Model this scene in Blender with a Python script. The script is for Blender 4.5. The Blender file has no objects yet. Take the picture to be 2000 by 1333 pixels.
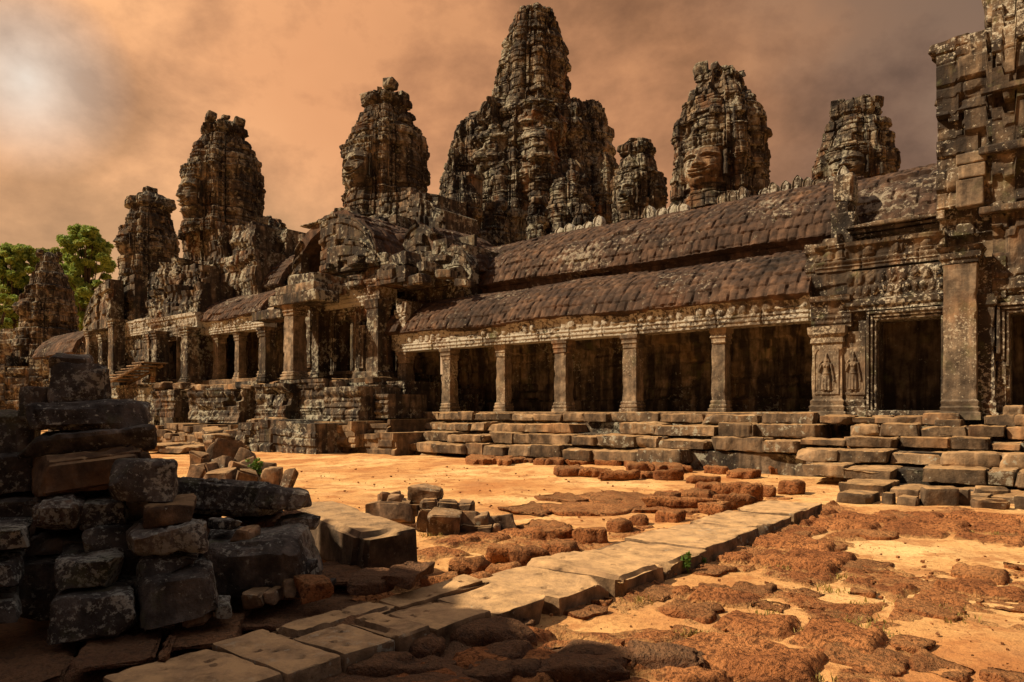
import bpy, math, random
import numpy as np
from mathutils import Vector, Matrix

# ---------------------------------------------------------------- camera / light
scene = bpy.context.scene
col = scene.collection
FPX, HZ, EYE = 1400.0, 805.0, 1.65          # focal length in photo pixels, horizon row, eye height

cam_d = bpy.data.cameras.new("camera")
cam_d.sensor_width = 36.0
cam_d.lens = 36.0 * FPX / 2000.0
cam_d.shift_y = (HZ - 666.5) / 2000.0
cam_d.clip_start = 0.05
cam_d.clip_end = 3000.0
cam = bpy.data.objects.new("camera", cam_d)
cam.location = (0, 0, EYE)
cam.rotation_euler = (math.radians(90), 0, 0)
col.objects.link(cam)
scene.camera = cam

SUN_TO = Vector((-1.0, -0.10, 0.95)).normalized()      # towards the sun
sun_d = bpy.data.lights.new("sun", 'SUN')
sun_d.energy = 5.0
sun_d.angle = math.radians(0.5)
sun_d.color = (1.0, 0.80, 0.53)
sun = bpy.data.objects.new("sun", sun_d)
sun.rotation_euler = SUN_TO.to_track_quat('Z', 'Y').to_euler()
col.objects.link(sun)

scene.view_settings.view_transform = 'Standard'
scene.view_settings.look = 'None'
scene.view_settings.gamma = 1.0
scene.view_settings.exposure = 0.46

SKY_A = (12.4, 6.1, 2.2); SKY_B = (9.7, 7.2, 0.3)
def build_world():
    w = bpy.data.worlds.new("World"); scene.world = w; w.use_nodes = True
    nt = w.node_tree; N = nt.nodes; L = nt.links
    for n in list(N): N.remove(n)
    out = N.new('ShaderNodeOutputWorld'); bg = N.new('ShaderNodeBackground')
    L.new(bg.outputs[0], out.inputs[0])
    sky = N.new('ShaderNodeTexSky'); sky.sky_type = 'NISHITA'; sky.sun_disc = False
    sky.sun_elevation = math.asin(SUN_TO.z); sky.sun_rotation = math.atan2(SUN_TO.x, SUN_TO.y)
    tc = N.new('ShaderNodeTexCoord')
    sep = N.new('ShaderNodeSeparateXYZ'); L.new(tc.outputs['Generated'], sep.inputs[0])
    def m(op, a, b=None, c=None):
        n = N.new('ShaderNodeMath'); n.operation = op
        for i, s in enumerate((a, b, c)):
            if s is None: continue
            if isinstance(s, (int, float)): n.inputs[i].default_value = s
            else: L.new(s, n.inputs[i])
        return n.outputs[0]
    def ramp(fac, stops):
        n = N.new('ShaderNodeValToRGB'); L.new(fac, n.inputs[0])
        e = n.color_ramp.elements
        while len(e) < len(stops): e.new(0.5)
        for el, (p, c) in zip(e, stops):
            el.position = p; el.color = (*c, 1)
        return n.outputs[0]
    def mix(f, a, b, mode='MIX'):
        n = N.new('ShaderNodeMix'); n.data_type = 'RGBA'; n.blend_type = mode
        for s, k in ((f, 0), (a, 6), (b, 7)):
            if isinstance(s, (int, float)): n.inputs[k].default_value = s
            elif isinstance(s, tuple): n.inputs[k].default_value = (*s, 1)
            else: L.new(s, n.inputs[k])
        return n.outputs[2]
    dz = m('MAXIMUM', sep.outputs[2], 0.0)
    # billowing cloud masses, a little flattened
    cmb = N.new('ShaderNodeCombineXYZ'); L.new(sep.outputs[0], cmb.inputs[0]); L.new(sep.outputs[1], cmb.inputs[1]); L.new(m('MULTIPLY', dz, 1.45), cmb.inputs[2])
    def noise(scale, det, rough, off, dist=0.0):
        mp = N.new('ShaderNodeMapping'); L.new(cmb.outputs[0], mp.inputs[0]); mp.inputs['Location'].default_value = off
        n = N.new('ShaderNodeTexNoise'); L.new(mp.outputs[0], n.inputs[0])
        n.inputs['Scale'].default_value = scale; n.inputs['Detail'].default_value = det
        n.inputs['Roughness'].default_value = rough; n.inputs['Distortion'].default_value = dist
        return n.outputs['Fac']
    big = noise(2.3, 5, 0.52, SKY_A, 0.1)
    fine = noise(5.0, 9, 0.60, SKY_B, 0.1)
    cl = m('ADD', m('MULTIPLY', big, 0.44), m('MULTIPLY', fine, 0.56))
    # azimuth: x / y in front of the camera, -0.7 left edge .. 0.7 right edge
    az = m('DIVIDE', sep.outputs[0], m('ADD', m('ABSOLUTE', sep.outputs[1]), 0.12))
    azc = m('MINIMUM', m('MAXIMUM', az, -1.6), 1.6)
    t = m('ADD', m('MULTIPLY', azc, 0.36), 0.5)              # about .25 left edge, .75 right edge
    t = m('ADD', t, m('MULTIPLY', m('SUBTRACT', big, 0.5), 0.30))
    base = ramp(t, [(0.0, (0.60, 0.345, 0.180)), (0.28, (0.54, 0.275, 0.130)), (0.46, (0.42, 0.192, 0.088)), (0.58, (0.30, 0.138, 0.063)), (0.68, (0.150, 0.084, 0.052)), (0.80, (0.098, 0.067, 0.050)), (1.0, (0.085, 0.070, 0.065))])
    lit = ramp(cl, [(0.40, (0.56, 0.56, 0.58)), (0.465, (0.80, 0.80, 0.80)), (0.51, (1.04, 1.03, 1.02)), (0.58, (1.42, 1.42, 1.36))])
    clouds = mix(1.0, base, lit, 'MULTIPLY')
    # glow of cream light low over the horizon on the left and centre
    low = m('MULTIPLY', m('POWER', m('MAXIMUM', m('SUBTRACT', 1.0, m('MULTIPLY', dz, 2.6)), 0.0), 1.6),
            m('MAXIMUM', m('SUBTRACT', 0.85, m('MULTIPLY', m('ABSOLUTE', m('ADD', azc, 0.28)), 1.6)), 0.0))
    clouds = mix(m('MULTIPLY', low, 0.9), clouds, (0.74, 0.49, 0.235))
    # a thin place in the deck, high on the left
    dv = N.new('ShaderNodeVectorMath'); dv.operation = 'DISTANCE'; L.new(tc.outputs['Generated'], dv.inputs[0])
    dv.inputs[1].default_value = tuple(Vector((-950 / 1400, 1.0, 655 / 1400)).normalized())
    gap = m('MAXIMUM', m('SUBTRACT', 1.0, m('MULTIPLY', dv.outputs['Value'], 9.0)), 0.0)
    gapf = m('MULTIPLY', m('POWER', gap, 1.3), m('MULTIPLY', fine, 1.9))
    clouds = mix(m('MINIMUM', m('MULTIPLY', gapf, m('MULTIPLY', big, 1.9)), 0.8), clouds, (0.66, 0.60, 0.52))
    # unseen sky: darkened behind the camera for contrast, brightened overhead to fill the shade
    back = m('MINIMUM', m('MAXIMUM', m('ADD', m('MULTIPLY', sep.outputs[1], -1.2), 0.35), 0.0), 1.0)
    up = m('MINIMUM', m('MAXIMUM', m('MULTIPLY', m('SUBTRACT', dz, 0.52), 3.0), 0.0), 1.0)
    clouds = mix(m('MULTIPLY', back, 0.85), mix(m('MULTIPLY', up, 0.9), clouds, (0.55, 0.51, 0.49)), (0.050, 0.042, 0.040))
    nish = mix(1.0, sky.outputs[0], (0.10, 0.10, 0.10), 'MULTIPLY')
    fin = mix(0.985, nish, clouds)
    L.new(fin, bg.inputs[0]); bg.inputs[1].default_value = 1.0
build_world()

# ---------------------------------------------------------------- frames
# gallery frame: U runs along the galleries (towards the right, nearer), V runs into the temple
UX, UY = 0.781, -0.625
VX, VY = 0.625, 0.781
CX, CY = 6.47, 22.1
YAW = math.atan2(UY, UX)
def W(u, v, z):
    u = np.asarray(u, float); v = np.asarray(v, float); z = np.asarray(z, float)
    u, v, z = np.broadcast_arrays(u, v, z)
    return np.stack([CX + u * UX + v * VX, CY + u * UY + v * VY, z], -1)
def tdep(px, v):
    r = (px - 1000) / FPX
    return (v + VX * CX + VY * CY) / (VX * r + VY)
def uat(px, v):
    r = (px - 1000) / FPX; t = tdep(px, v)
    return (r * t - CX) * UX + (t - CY) * UY
def zat(px, py, v): return EYE + (HZ - py) / FPX * tdep(px, v)
def xy_uv(x, y): return (x - CX) * UX + (y - CY) * UY, (x - CX) * VX + (y - CY) * VY
def at(px, py, Y): return ((px - 1000) / FPX * Y, Y, EYE + (HZ - py) / FPX * Y)

# ---------------------------------------------------------------- noise
def hsh(*ints, seed=0):
    h = np.uint32(2166136261 ^ (seed * 374761393 & 0xffffffff))
    with np.errstate(over='ignore'):
        for k, a in enumerate(ints):
            a = np.asarray(a).astype(np.int64).astype(np.uint32)
            h = (h ^ (a * np.uint32(2654435761) + np.uint32(40503 * (k + 1)))) * np.uint32(16777619)
            h = h ^ (h >> np.uint32(15))
        h = h * np.uint32(2246822519); h = h ^ (h >> np.uint32(13)); h = h * np.uint32(3266489917); h = h ^ (h >> np.uint32(16))
    return h.astype(np.float64) / 4294967296.0
def vnoise(x, y, z, seed=0):
    x, y, z = np.broadcast_arrays(np.asarray(x, float), np.asarray(y, float), np.asarray(z, float))
    ix, iy, iz = np.floor(x), np.floor(y), np.floor(z)
    fx, fy, fz = x - ix, y - iy, z - iz
    fx = fx * fx * (3 - 2 * fx); fy = fy * fy * (3 - 2 * fy); fz = fz * fz * (3 - 2 * fz)
    r = 0
    for a in (0, 1):
        wx = fx if a else 1 - fx
        for b in (0, 1):
            wy = fy if b else 1 - fy
            for c in (0, 1):
                wz = fz if c else 1 - fz
                r = r + wx * wy * wz * hsh(ix + a, iy + b, iz + c, seed=seed)
    return r * 2 - 1
def fbm(x, y, z, octv=3, seed=0, gain=0.5):
    r = 0; a = 1.0; tot = 0
    for o in range(octv):
        r = r + a * vnoise(x * 2 ** o, y * 2 ** o, z * 2 ** o, seed + o * 17); tot += a; a *= gain
    return r / tot
def sst(e0, e1, x):
    t = np.clip((x - e0) / (e1 - e0), 0, 1); return t * t * (3 - 2 * t)
def ga(x, w): return np.exp(-(x / w) ** 2)

# ---------------------------------------------------------------- mesh helpers
class MB:
    def __init__(s): s.V = []; s.Q = []; s.T = []; s.n = 0
    def add(s, V, Q, tint=0.5):
        V = np.asarray(V, float).reshape(-1, 3); Q = np.asarray(Q, np.int64).reshape(-1, 4)
        t = np.broadcast_to(np.asarray(tint, float), (len(V),)) if np.ndim(tint) == 0 else np.asarray(tint, float).reshape(-1)
        s.V.append(V); s.Q.append(Q + s.n); s.T.append(t); s.n += len(V)
    def grid(s, P, tint=0.5, wrap=False, sel=None):
        a, b = P.shape[:2]
        I = np.arange(a * b).reshape(a, b)
        if wrap: I = np.concatenate([I, I[:1]], 0)
        Q = np.stack([I[:-1, :-1], I[1:, :-1], I[1:, 1:], I[:-1, 1:]], -1)
        if sel is not None: Q = Q[sel]
        Q = Q.reshape(-1, 4)
        V = P.reshape(-1, 3)
        t = np.broadcast_to(np.asarray(tint, float), (a, b)).reshape(-1)
        if sel is not None:
            used, inv = np.unique(Q, return_inverse=True)
            V = V[used]; t = t[used]; Q = inv.reshape(-1, 4)
        s.add(V, Q, t)
    def merge(s, other, M=None):
        for V, Q, T in zip(*other.arr()): pass
    def mesh(s, name, off=(0, 0, 0), smooth=False):
        V = np.concatenate(s.V) - np.asarray(off, float); Q = np.concatenate(s.Q); T = np.concatenate(s.T)
        me = bpy.data.meshes.new(name)
        me.vertices.add(len(V)); me.vertices.foreach_set('co', V.astype(np.float32).ravel())
        me.loops.add(len(Q) * 4); me.loops.foreach_set('vertex_index', Q.astype(np.int32).ravel())
        me.polygons.add(len(Q)); me.polygons.foreach_set('loop_start', np.arange(0, len(Q) * 4, 4, dtype=np.int32))
        try: me.polygons.foreach_set('loop_total', np.full(len(Q), 4, dtype=np.int32))
        except Exception: pass
        me.polygons.foreach_set('use_smooth', np.full(len(Q), bool(smooth), dtype=bool))
        at_ = me.attributes.new('tint', 'FLOAT', 'POINT'); at_.data.foreach_set('value', T.astype(np.float32))
        me.update(calc_edges=True); me.validate()
        if smooth == 'sharp': me.set_sharp_from_angle(angle=math.radians(28))
        return me

def tagp(o, label=None, cat=None, group=None, kind=None):
    if label: o['label'] = label
    if cat: o['category'] = cat
    if group: o['group'] = group
    if kind: o['kind'] = kind
    return o
def thing(name, label, cat, base=(0, 0, 0), group=None):
    o = bpy.data.objects.new(name, None); o.empty_display_size = 0.2
    o.location = tuple(float(c) for c in base); col.objects.link(o)
    return tagp(o, label, cat, group)
def wloc(o):
    p = Vector((0, 0, 0))
    while o is not None: p = p + o.location; o = o.parent
    return p
def part(name, mb, mat, parent, smooth=False, label=None):
    me = mb.mesh(name, tuple(wloc(parent)), smooth); me.materials.append(mat)
    o = bpy.data.objects.new(name, me); col.objects.link(o); o.parent = parent
    if label: o['label'] = label
    return o
def single(name, mb, mat, label, cat, base=(0, 0, 0), group=None, smooth=False, kind=None):
    me = mb.mesh(name, base, smooth); me.materials.append(mat)
    o = bpy.data.objects.new(name, me); col.objects.link(o); o.location = tuple(float(c) for c in base)
    return tagp(o, label, cat, group, kind)

_lat = {}
def lattice(nx, ny, nz):
    k = (nx, ny, nz)
    if k in _lat: return _lat[k]
    pts = []; quads = []
    def face(fix, val, a, b, na, nb, flip):
        base = len(pts)
        for i in range(na + 1):
            for j in range(nb + 1):
                p = [0, 0, 0]; p[fix] = val; p[a] = i; p[b] = j; pts.append(tuple(p))
        for i in range(na):
            for j in range(nb):
                q = [base + i * (nb + 1) + j, base + (i + 1) * (nb + 1) + j, base + (i + 1) * (nb + 1) + j + 1, base + i * (nb + 1) + j + 1]
                quads.append(q[::-1] if flip else q)
    face(2, nz, 0, 1, nx, ny, False); face(2, 0, 0, 1, nx, ny, True)
    face(0, nx, 1, 2, ny, nz, False); face(0, 0, 1, 2, ny, nz, True)
    face(1, ny, 0, 2, nx, nz, True); face(1, 0, 0, 2, nx, nz, False)
    P = np.array(pts); Q = np.array(quads)
    U, inv = np.unique(P, axis=0, return_inverse=True)
    Q = inv.reshape(-1)[Q]
    _lat[k] = (U / np.array([nx, ny, nz]) * 2 - 1, Q)
    return _lat[k]
def stone_arr(dx, dy, dz, seed=0, rough=0.02, bev=0.03, res=0.1, warp=0.08, pit=0.0, lob=0.0, cuts=0, crack=0.0, nscale=0.35, nmax=34):
    """rough-hewn block, centred in x/y, resting on z=0 -> verts, quads"""
    n = [int(max(3, min(nmax, round(d / res)))) for d in (dx, dy, dz)]
    P, Q = lattice(*n)
    half = np.array([dx, dy, dz]) / 2
    b = min(bev, 0.45 * half.min())
    # pull lattice lines towards the rounded edges
    # first lattice line sits on the arris, so that edges stay crisp
    p = np.empty_like(P)
    for ax in range(3):
        st = 2.0 / n[ax]; ap = np.abs(P[:, ax]); bb = b / half[ax]
        p[:, ax] = np.sign(P[:, ax]) * np.where(ap > 1 - st * .5, 1.0, ap / max(1 - st, 1e-6) * (1 - bb)) * half[ax]
    inner = np.clip(p, -(half - b), half - b)
    d = p - inner; ln = np.linalg.norm(d, axis=1, keepdims=True); d = d / np.maximum(ln, 1e-9)
    q = inner + d * b
    so = seed * 7.31
    rn = np.random.RandomState(seed & 0x7fffffff)
    cj = (rn.rand(2, 2, 2, 3) - 0.5) * 2 * warp * np.array([dx, dy, dz])
    f = (P + 1) / 2
    off = 0
    for i in (0, 1):
        for j in (0, 1):
            for k in (0, 1):
                w = (f[:, 0] if i else 1 - f[:, 0]) * (f[:, 1] if j else 1 - f[:, 1]) * (f[:, 2] if k else 1 - f[:, 2])
                off = off + w[:, None] * cj[i, j, k]
    a = fbm(q[:, 0] / nscale + so, q[:, 1] / nscale + so * .7, q[:, 2] / nscale - so, 4, seed, 0.55)
    a2 = fbm(q[:, 0] / (nscale * 3) - so, q[:, 1] / (nscale * 3), q[:, 2] / (nscale * 3) + so, 2, seed + 5)
    disp = rough * (a + 1.2 * a2)
    if pit:
        pn = vnoise(q[:, 0] / 0.07 + so, q[:, 1] / 0.07, q[:, 2] / 0.07, seed + 9)
        pn2 = vnoise(q[:, 0] / 0.15 + so, q[:, 1] / 0.15, q[:, 2] / 0.15, seed + 19)
        disp = disp - pit * np.clip(pn, 0, 1) - pit * np.clip(pn2, 0, 1)
    # chipped corners
    chip = vnoise(q[:, 0] / 0.5 + so, q[:, 1] / 0.5, q[:, 2] / 0.5, seed + 3)
    edge = (np.sum(np.abs(P) > 0.85, axis=1) >= 2)
    disp = disp - edge * np.clip(chip, 0, 1) * min(0.11, 0.26 * half.min() * 2) * (1 if rough > 0.008 else 0.4)
    if lob:
        an = np.arctan2(q[:, 1] / dy, q[:, 0] / dx)
        k_ = 1 + lob * fbm(np.cos(an) * 1.6 + so, np.sin(an) * 1.6 - so, 0.0, 3, seed + 33) * 1.6
        q[:, 0] *= k_; q[:, 1] *= k_
    if crack:
        cn = vnoise(q[:, 0] / 0.42 + so, q[:, 1] / 0.42, q[:, 2] / 0.30, seed + 61) + .25 * vnoise(q[:, 0] / 0.1, q[:, 1] / 0.1 + so, q[:, 2] / 0.1, seed + 62)
        disp = disp - crack * np.exp(-(cn / .06) ** 2)
    q = q + d * disp[:, None] + off
    for i_ in range(cuts):
        nn = rn.normal(size=3); nn = np.sign(nn) * (np.abs(nn) + .35); nn /= np.linalg.norm(nn)
        if i_ % 3 and nn[2] < 0: nn[2] = -nn[2]
        sup = np.sum(np.abs(nn) * half); dd = sup * rn.uniform(.74, .93)
        ex = q @ nn - dd; ex = np.where(ex > 0, ex, 0)
        q = q - nn * (ex * (.93 + .05 * a))[:, None]
    q[:, 2] += dz / 2
    return q, Q
def add_stone(mb, cx, cy, z, dx, dy, dz, yaw=0.0, seed=0, tint=None, tilt=(0, 0), **kw):
    q, Q = stone_arr(dx, dy, dz, seed, **kw)
    M = Matrix.Rotation(yaw, 3, 'Z') @ Matrix.Rotation(tilt[1], 3, 'Y') @ Matrix.Rotation(tilt[0], 3, 'X')
    q = q @ np.array(M).T + np.array([cx, cy, z])
    mb.add(q, Q, tint if tint is not None else float(hsh(seed, 3, seed=7)))
def stone_thing(name, mat, label, cat, cx, cy, z, dx, dy, dz, yaw=0.0, seed=0, tilt=(0, 0), group=None, smooth=True, **kw):
    mb = MB(); q, Q = stone_arr(dx, dy, dz, seed, **kw); mb.add(q, Q, float(hsh(seed, 3, seed=7)))
    me = mb.mesh(name, (0, 0, 0), smooth); me.materials.append(mat)
    o = bpy.data.objects.new(name, me); col.objects.link(o)
    o.location = (cx, cy, z); o.rotation_euler = (tilt[0], tilt[1], yaw)
    return tagp(o, label, cat, group)

def relief(mb, A, B, fr, hf, thick=0.3, back=True):
    """height field over (a,b) with sides going back `thick`, closed behind"""
    a, b = np.meshgrid(A, B, indexing='ij')
    h, t = hf(a, b)
    P = fr(a, b, h)
    mb.grid(P, t)
    # sides
    def edge(i): return P[i], fr(a[i], b[i], np.full(a[i].shape, -thick)), np.broadcast_to(t, a.shape)[i]
    for i, rev in ((np.s_[0, :], 0), (np.s_[-1, :], 1), (np.s_[:, 0], 1), (np.s_[:, -1], 0)):
        f, bk, tt = edge(i)
        g = np.stack([f, bk], 0) if not rev else np.stack([bk, f], 0)
        mb.grid(g, np.stack([tt, tt], 0))
    if back:
        ia = np.unique(np.linspace(0, len(A) - 1, min(len(A), 24)).astype(int)); ib = np.unique(np.linspace(0, len(B) - 1, min(len(B), 24)).astype(int))
        aa, bb = np.meshgrid(A[ia], B[ib], indexing='ij')
        mb.grid(fr(aa, bb, np.full(aa.shape, -thick))[::-1], 0.4)
def masonry(a, b, seed=0, ch=0.38, bl=0.85, amp=0.06, joint=0.05, jw=0.035, miss=0.04, rough=0.02):
    wob = 0.05 * vnoise(a / 1.7, b / 1.7, 0.3, seed)
    cz = (b + wob) / ch
    # uneven course heights
    cz = cz + 0.25 * np.sin(cz * 2.1 + seed)
    ci = np.floor(cz); cf = cz - ci
    off = hsh(ci, seed=seed) * 9.7; bs = bl * (0.7 + 0.6 * hsh(ci, 5, seed=seed))
    bx = (a + 0.03 * vnoise(a * 2, b * 2, 1.7, seed)) / bs + off
    bi = np.floor(bx); bf = bx - bi
    r = hsh(ci, bi, seed=seed + 1); r2 = hsh(ci, bi, seed=seed + 2)
    h = (r - 0.5) * 2 * amp
    h = np.where(r2 < miss, h - 0.22, h)
    dj = np.minimum(np.minimum(cf, 1 - cf) * ch, np.minimum(bf, 1 - bf) * bs)
    h = h - joint * (1 - sst(0.0, jw, dj))
    h = h + rough * fbm(a * 3, b * 3, 0.0, 3, seed + 4)
    return h, hsh(ci, bi, seed=seed + 3)
def fr_front(v0):
    def f(a, b, h): return W(a, v0 - h, b)
    return f
def fr_right(u0):           # faces +U
    def f(a, b, h): return W(u0 + h, a, b)
    return f
def fr_left(u0):            # faces -U
    def f(a, b, h): return W(u0 - h, -a, b)
    return f
def lin(a, b, step):
    n = max(2, int(round(abs(b - a) / step)) + 1); return np.linspace(a, b, n)
def wall(mb, u0, u1, z0, z1, v, res=0.06, thick=0.6, seed=1, top=None, holes=(), extra=None, **kw):
    """masonry wall facing the court; top(a) -> ragged top; holes: rectangles (ua,ub,za,zb) left open"""
    edges = sorted(set([u0, u1] + [h[0] for h in holes] + [h[1] for h in holes]))
    edges = [e for e in edges if u0 <= e <= u1]
    for e0, e1 in zip(edges[:-1], edges[1:]):
        if e1 - e0 < 0.02: continue
        mid = (e0 + e1) / 2
        gaps = sorted([(h[2], h[3]) for h in holes if h[0] <= mid <= h[1]])
        zc = z0
        spans = []
        for g0, g1 in gaps:
            if g0 > zc + 0.01: spans.append((zc, g0))
            zc = max(zc, g1)
        if zc < z1 - 0.01: spans.append((zc, z1))
        for s0, s1 in spans:
            def hf(a, b):
                h, t = masonry(a, b, seed, **kw)
                if extra is not None: h = h + extra(a, b)
                return h, t
            istop = top is not None and s1 == z1
            def fr(a, b, h, istop=istop, s0=s0, s1=s1):
                zz = b
                if istop: zz = s0 + (b - s0) * (np.maximum(top(a), s0 + 0.05) - s0) / (s1 - s0)
                return W(a, v - h, zz)
            relief(mb, lin(e0, e1, res), lin(s0, s1, res), fr, hf, thick)
def boxm(mb, u0, u1, v0, v1, z0, z1, res=0.12, seed=1, amp=0.02, rough=0.02, bev=0.03, tint=None):
    """plain dressed block in the gallery frame, chipped"""
    c = W((u0 + u1) / 2, (v0 + v1) / 2, z0)
    add_stone(mb, c[0], c[1], c[2], abs(u1 - u0), abs(v1 - v0), z1 - z0, YAW, seed, tint=tint, rough=rough, bev=bev, res=res, warp=0.0, nmax=60)
def ragged(seed, base, amp, step=0.9):
    def f(a):
        i = np.floor(np.asarray(a) / step + 0.37 * np.sin(np.asarray(a) * 1.3))
        return base + amp * (hsh(i, seed=seed) - 0.75)
    return f
# ---------------------------------------------------------------- materials
class NT:
    def __init__(s, name):
        s.m = bpy.data.materials.new(name); s.m.use_nodes = True
        s.nt = s.m.node_tree; s.N = s.nt.nodes; s.L = s.nt.links
        for n in list(s.N): s.N.remove(n)
        s.out = s.N.new('ShaderNodeOutputMaterial'); s.b = s.N.new('ShaderNodeBsdfPrincipled')
        s.L.new(s.b.outputs[0], s.out.inputs[0])
        s.tc = s.N.new('ShaderNodeTexCoord')
        s.oi = s.N.new('ShaderNodeObjectInfo')
    def set(s, sock, v):
        if isinstance(v, (int, float)): sock.default_value = v
        elif isinstance(v, tuple): sock.default_value = (*v, 1) if len(v) == 3 and sock.type == 'RGBA' else v
        else: s.L.new(v, sock)
    def math(s, op, a, b=None):
        n = s.N.new('ShaderNodeMath'); n.operation = op; s.set(n.inputs[0], a)
        if b is not None: s.set(n.inputs[1], b)
        return n.outputs[0]
    def noise(s, vec, scale, det=4, rough=0.55, dist=0.0):
        n = s.N.new('ShaderNodeTexNoise'); s.L.new(vec, n.inputs[0]); n.inputs['Scale'].default_value = scale
        n.inputs['Detail'].default_value = det; n.inputs['Roughness'].default_value = rough; n.inputs['Distortion'].default_value = dist
        return n.outputs['Fac']
    def voro(s, vec, scale, feat='F1'):
        n = s.N.new('ShaderNodeTexVoronoi'); s.L.new(vec, n.inputs[0]); n.inputs['Scale'].default_value = scale; n.feature = feat
        return n.outputs['Distance']
    def ramp(s, fac, stops):
        n = s.N.new('ShaderNodeValToRGB'); s.L.new(fac, n.inputs[0]); e = n.color_ramp.elements
        while len(e) < len(stops): e.new(0.5)
        for el, (p, c) in zip(e, stops):
            el.position = p; el.color = (*c, 1) if isinstance(c, tuple) else (c, c, c, 1)
        return n.outputs[0]
    def mix(s, f, a, b, mode='MIX'):
        n = s.N.new('ShaderNodeMix'); n.data_type = 'RGBA'; n.blend_type = mode
        for v, k in ((f, 0), (a, 6), (b, 7)):
            if isinstance(v, tuple): n.inputs[k].default_value = (*v, 1)
            elif isinstance(v, (int, float)): n.inputs[k].default_value = v
            else: s.L.new(v, n.inputs[k])
        return n.outputs[2]
    def mapping(s, vec, scale=(1, 1, 1), loc=(0, 0, 0)):
        n = s.N.new('ShaderNodeMapping'); s.L.new(vec, n.inputs[0]); n.inputs['Scale'].default_value = scale
        if isinstance(loc, tuple): n.inputs['Location'].default_value = loc
        else: s.L.new(loc, n.inputs['Location'])
        return n.outputs[0]
    def bump(s, h, strength, dist, prev=None):
        n = s.N.new('ShaderNodeBump'); s.L.new(h, n.inputs['Height']); n.inputs['Strength'].default_value = strength; n.inputs['Distance'].default_value = dist
        if prev is not None: s.L.new(prev, n.inputs['Normal'])
        return n.outputs[0]
    def done(s, colr, rough=0.92, nrm=None, spec=0.15):
        s.set(s.b.inputs['Base Color'], colr); s.set(s.b.inputs['Roughness'], rough)
        s.b.inputs['Specular IOR Level'].default_value = spec
        if nrm is not None: s.L.new(nrm, s.b.inputs['Normal'])
        return s.m
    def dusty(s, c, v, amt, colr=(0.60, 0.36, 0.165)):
        # wind blown sand on whatever faces up, also used as painted light on tops
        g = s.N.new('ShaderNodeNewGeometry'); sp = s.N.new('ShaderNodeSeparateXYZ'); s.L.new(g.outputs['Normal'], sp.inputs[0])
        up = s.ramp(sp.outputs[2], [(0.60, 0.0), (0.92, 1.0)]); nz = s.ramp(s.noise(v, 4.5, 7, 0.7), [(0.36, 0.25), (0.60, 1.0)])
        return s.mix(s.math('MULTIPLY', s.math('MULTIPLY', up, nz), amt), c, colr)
    def vec(s, rnd=True):
        if not rnd: return s.tc.outputs['Object']
        n = s.N.new('ShaderNodeVectorMath'); n.operation = 'MULTIPLY_ADD'
        cm = s.N.new('ShaderNodeCombineXYZ')
        for i in range(3): s.L.new(s.oi.outputs['Random'], cm.inputs[i])
        s.L.new(cm.outputs[0], n.inputs[0]); n.inputs[1].default_value = (37, 53, 71); s.L.new(s.tc.outputs['Object'], n.inputs[2])
        return n.outputs[0]
    def tint(s):
        n = s.N.new('ShaderNodeAttribute'); n.attribute_name = 'tint'; return n.outputs['Fac']

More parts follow.
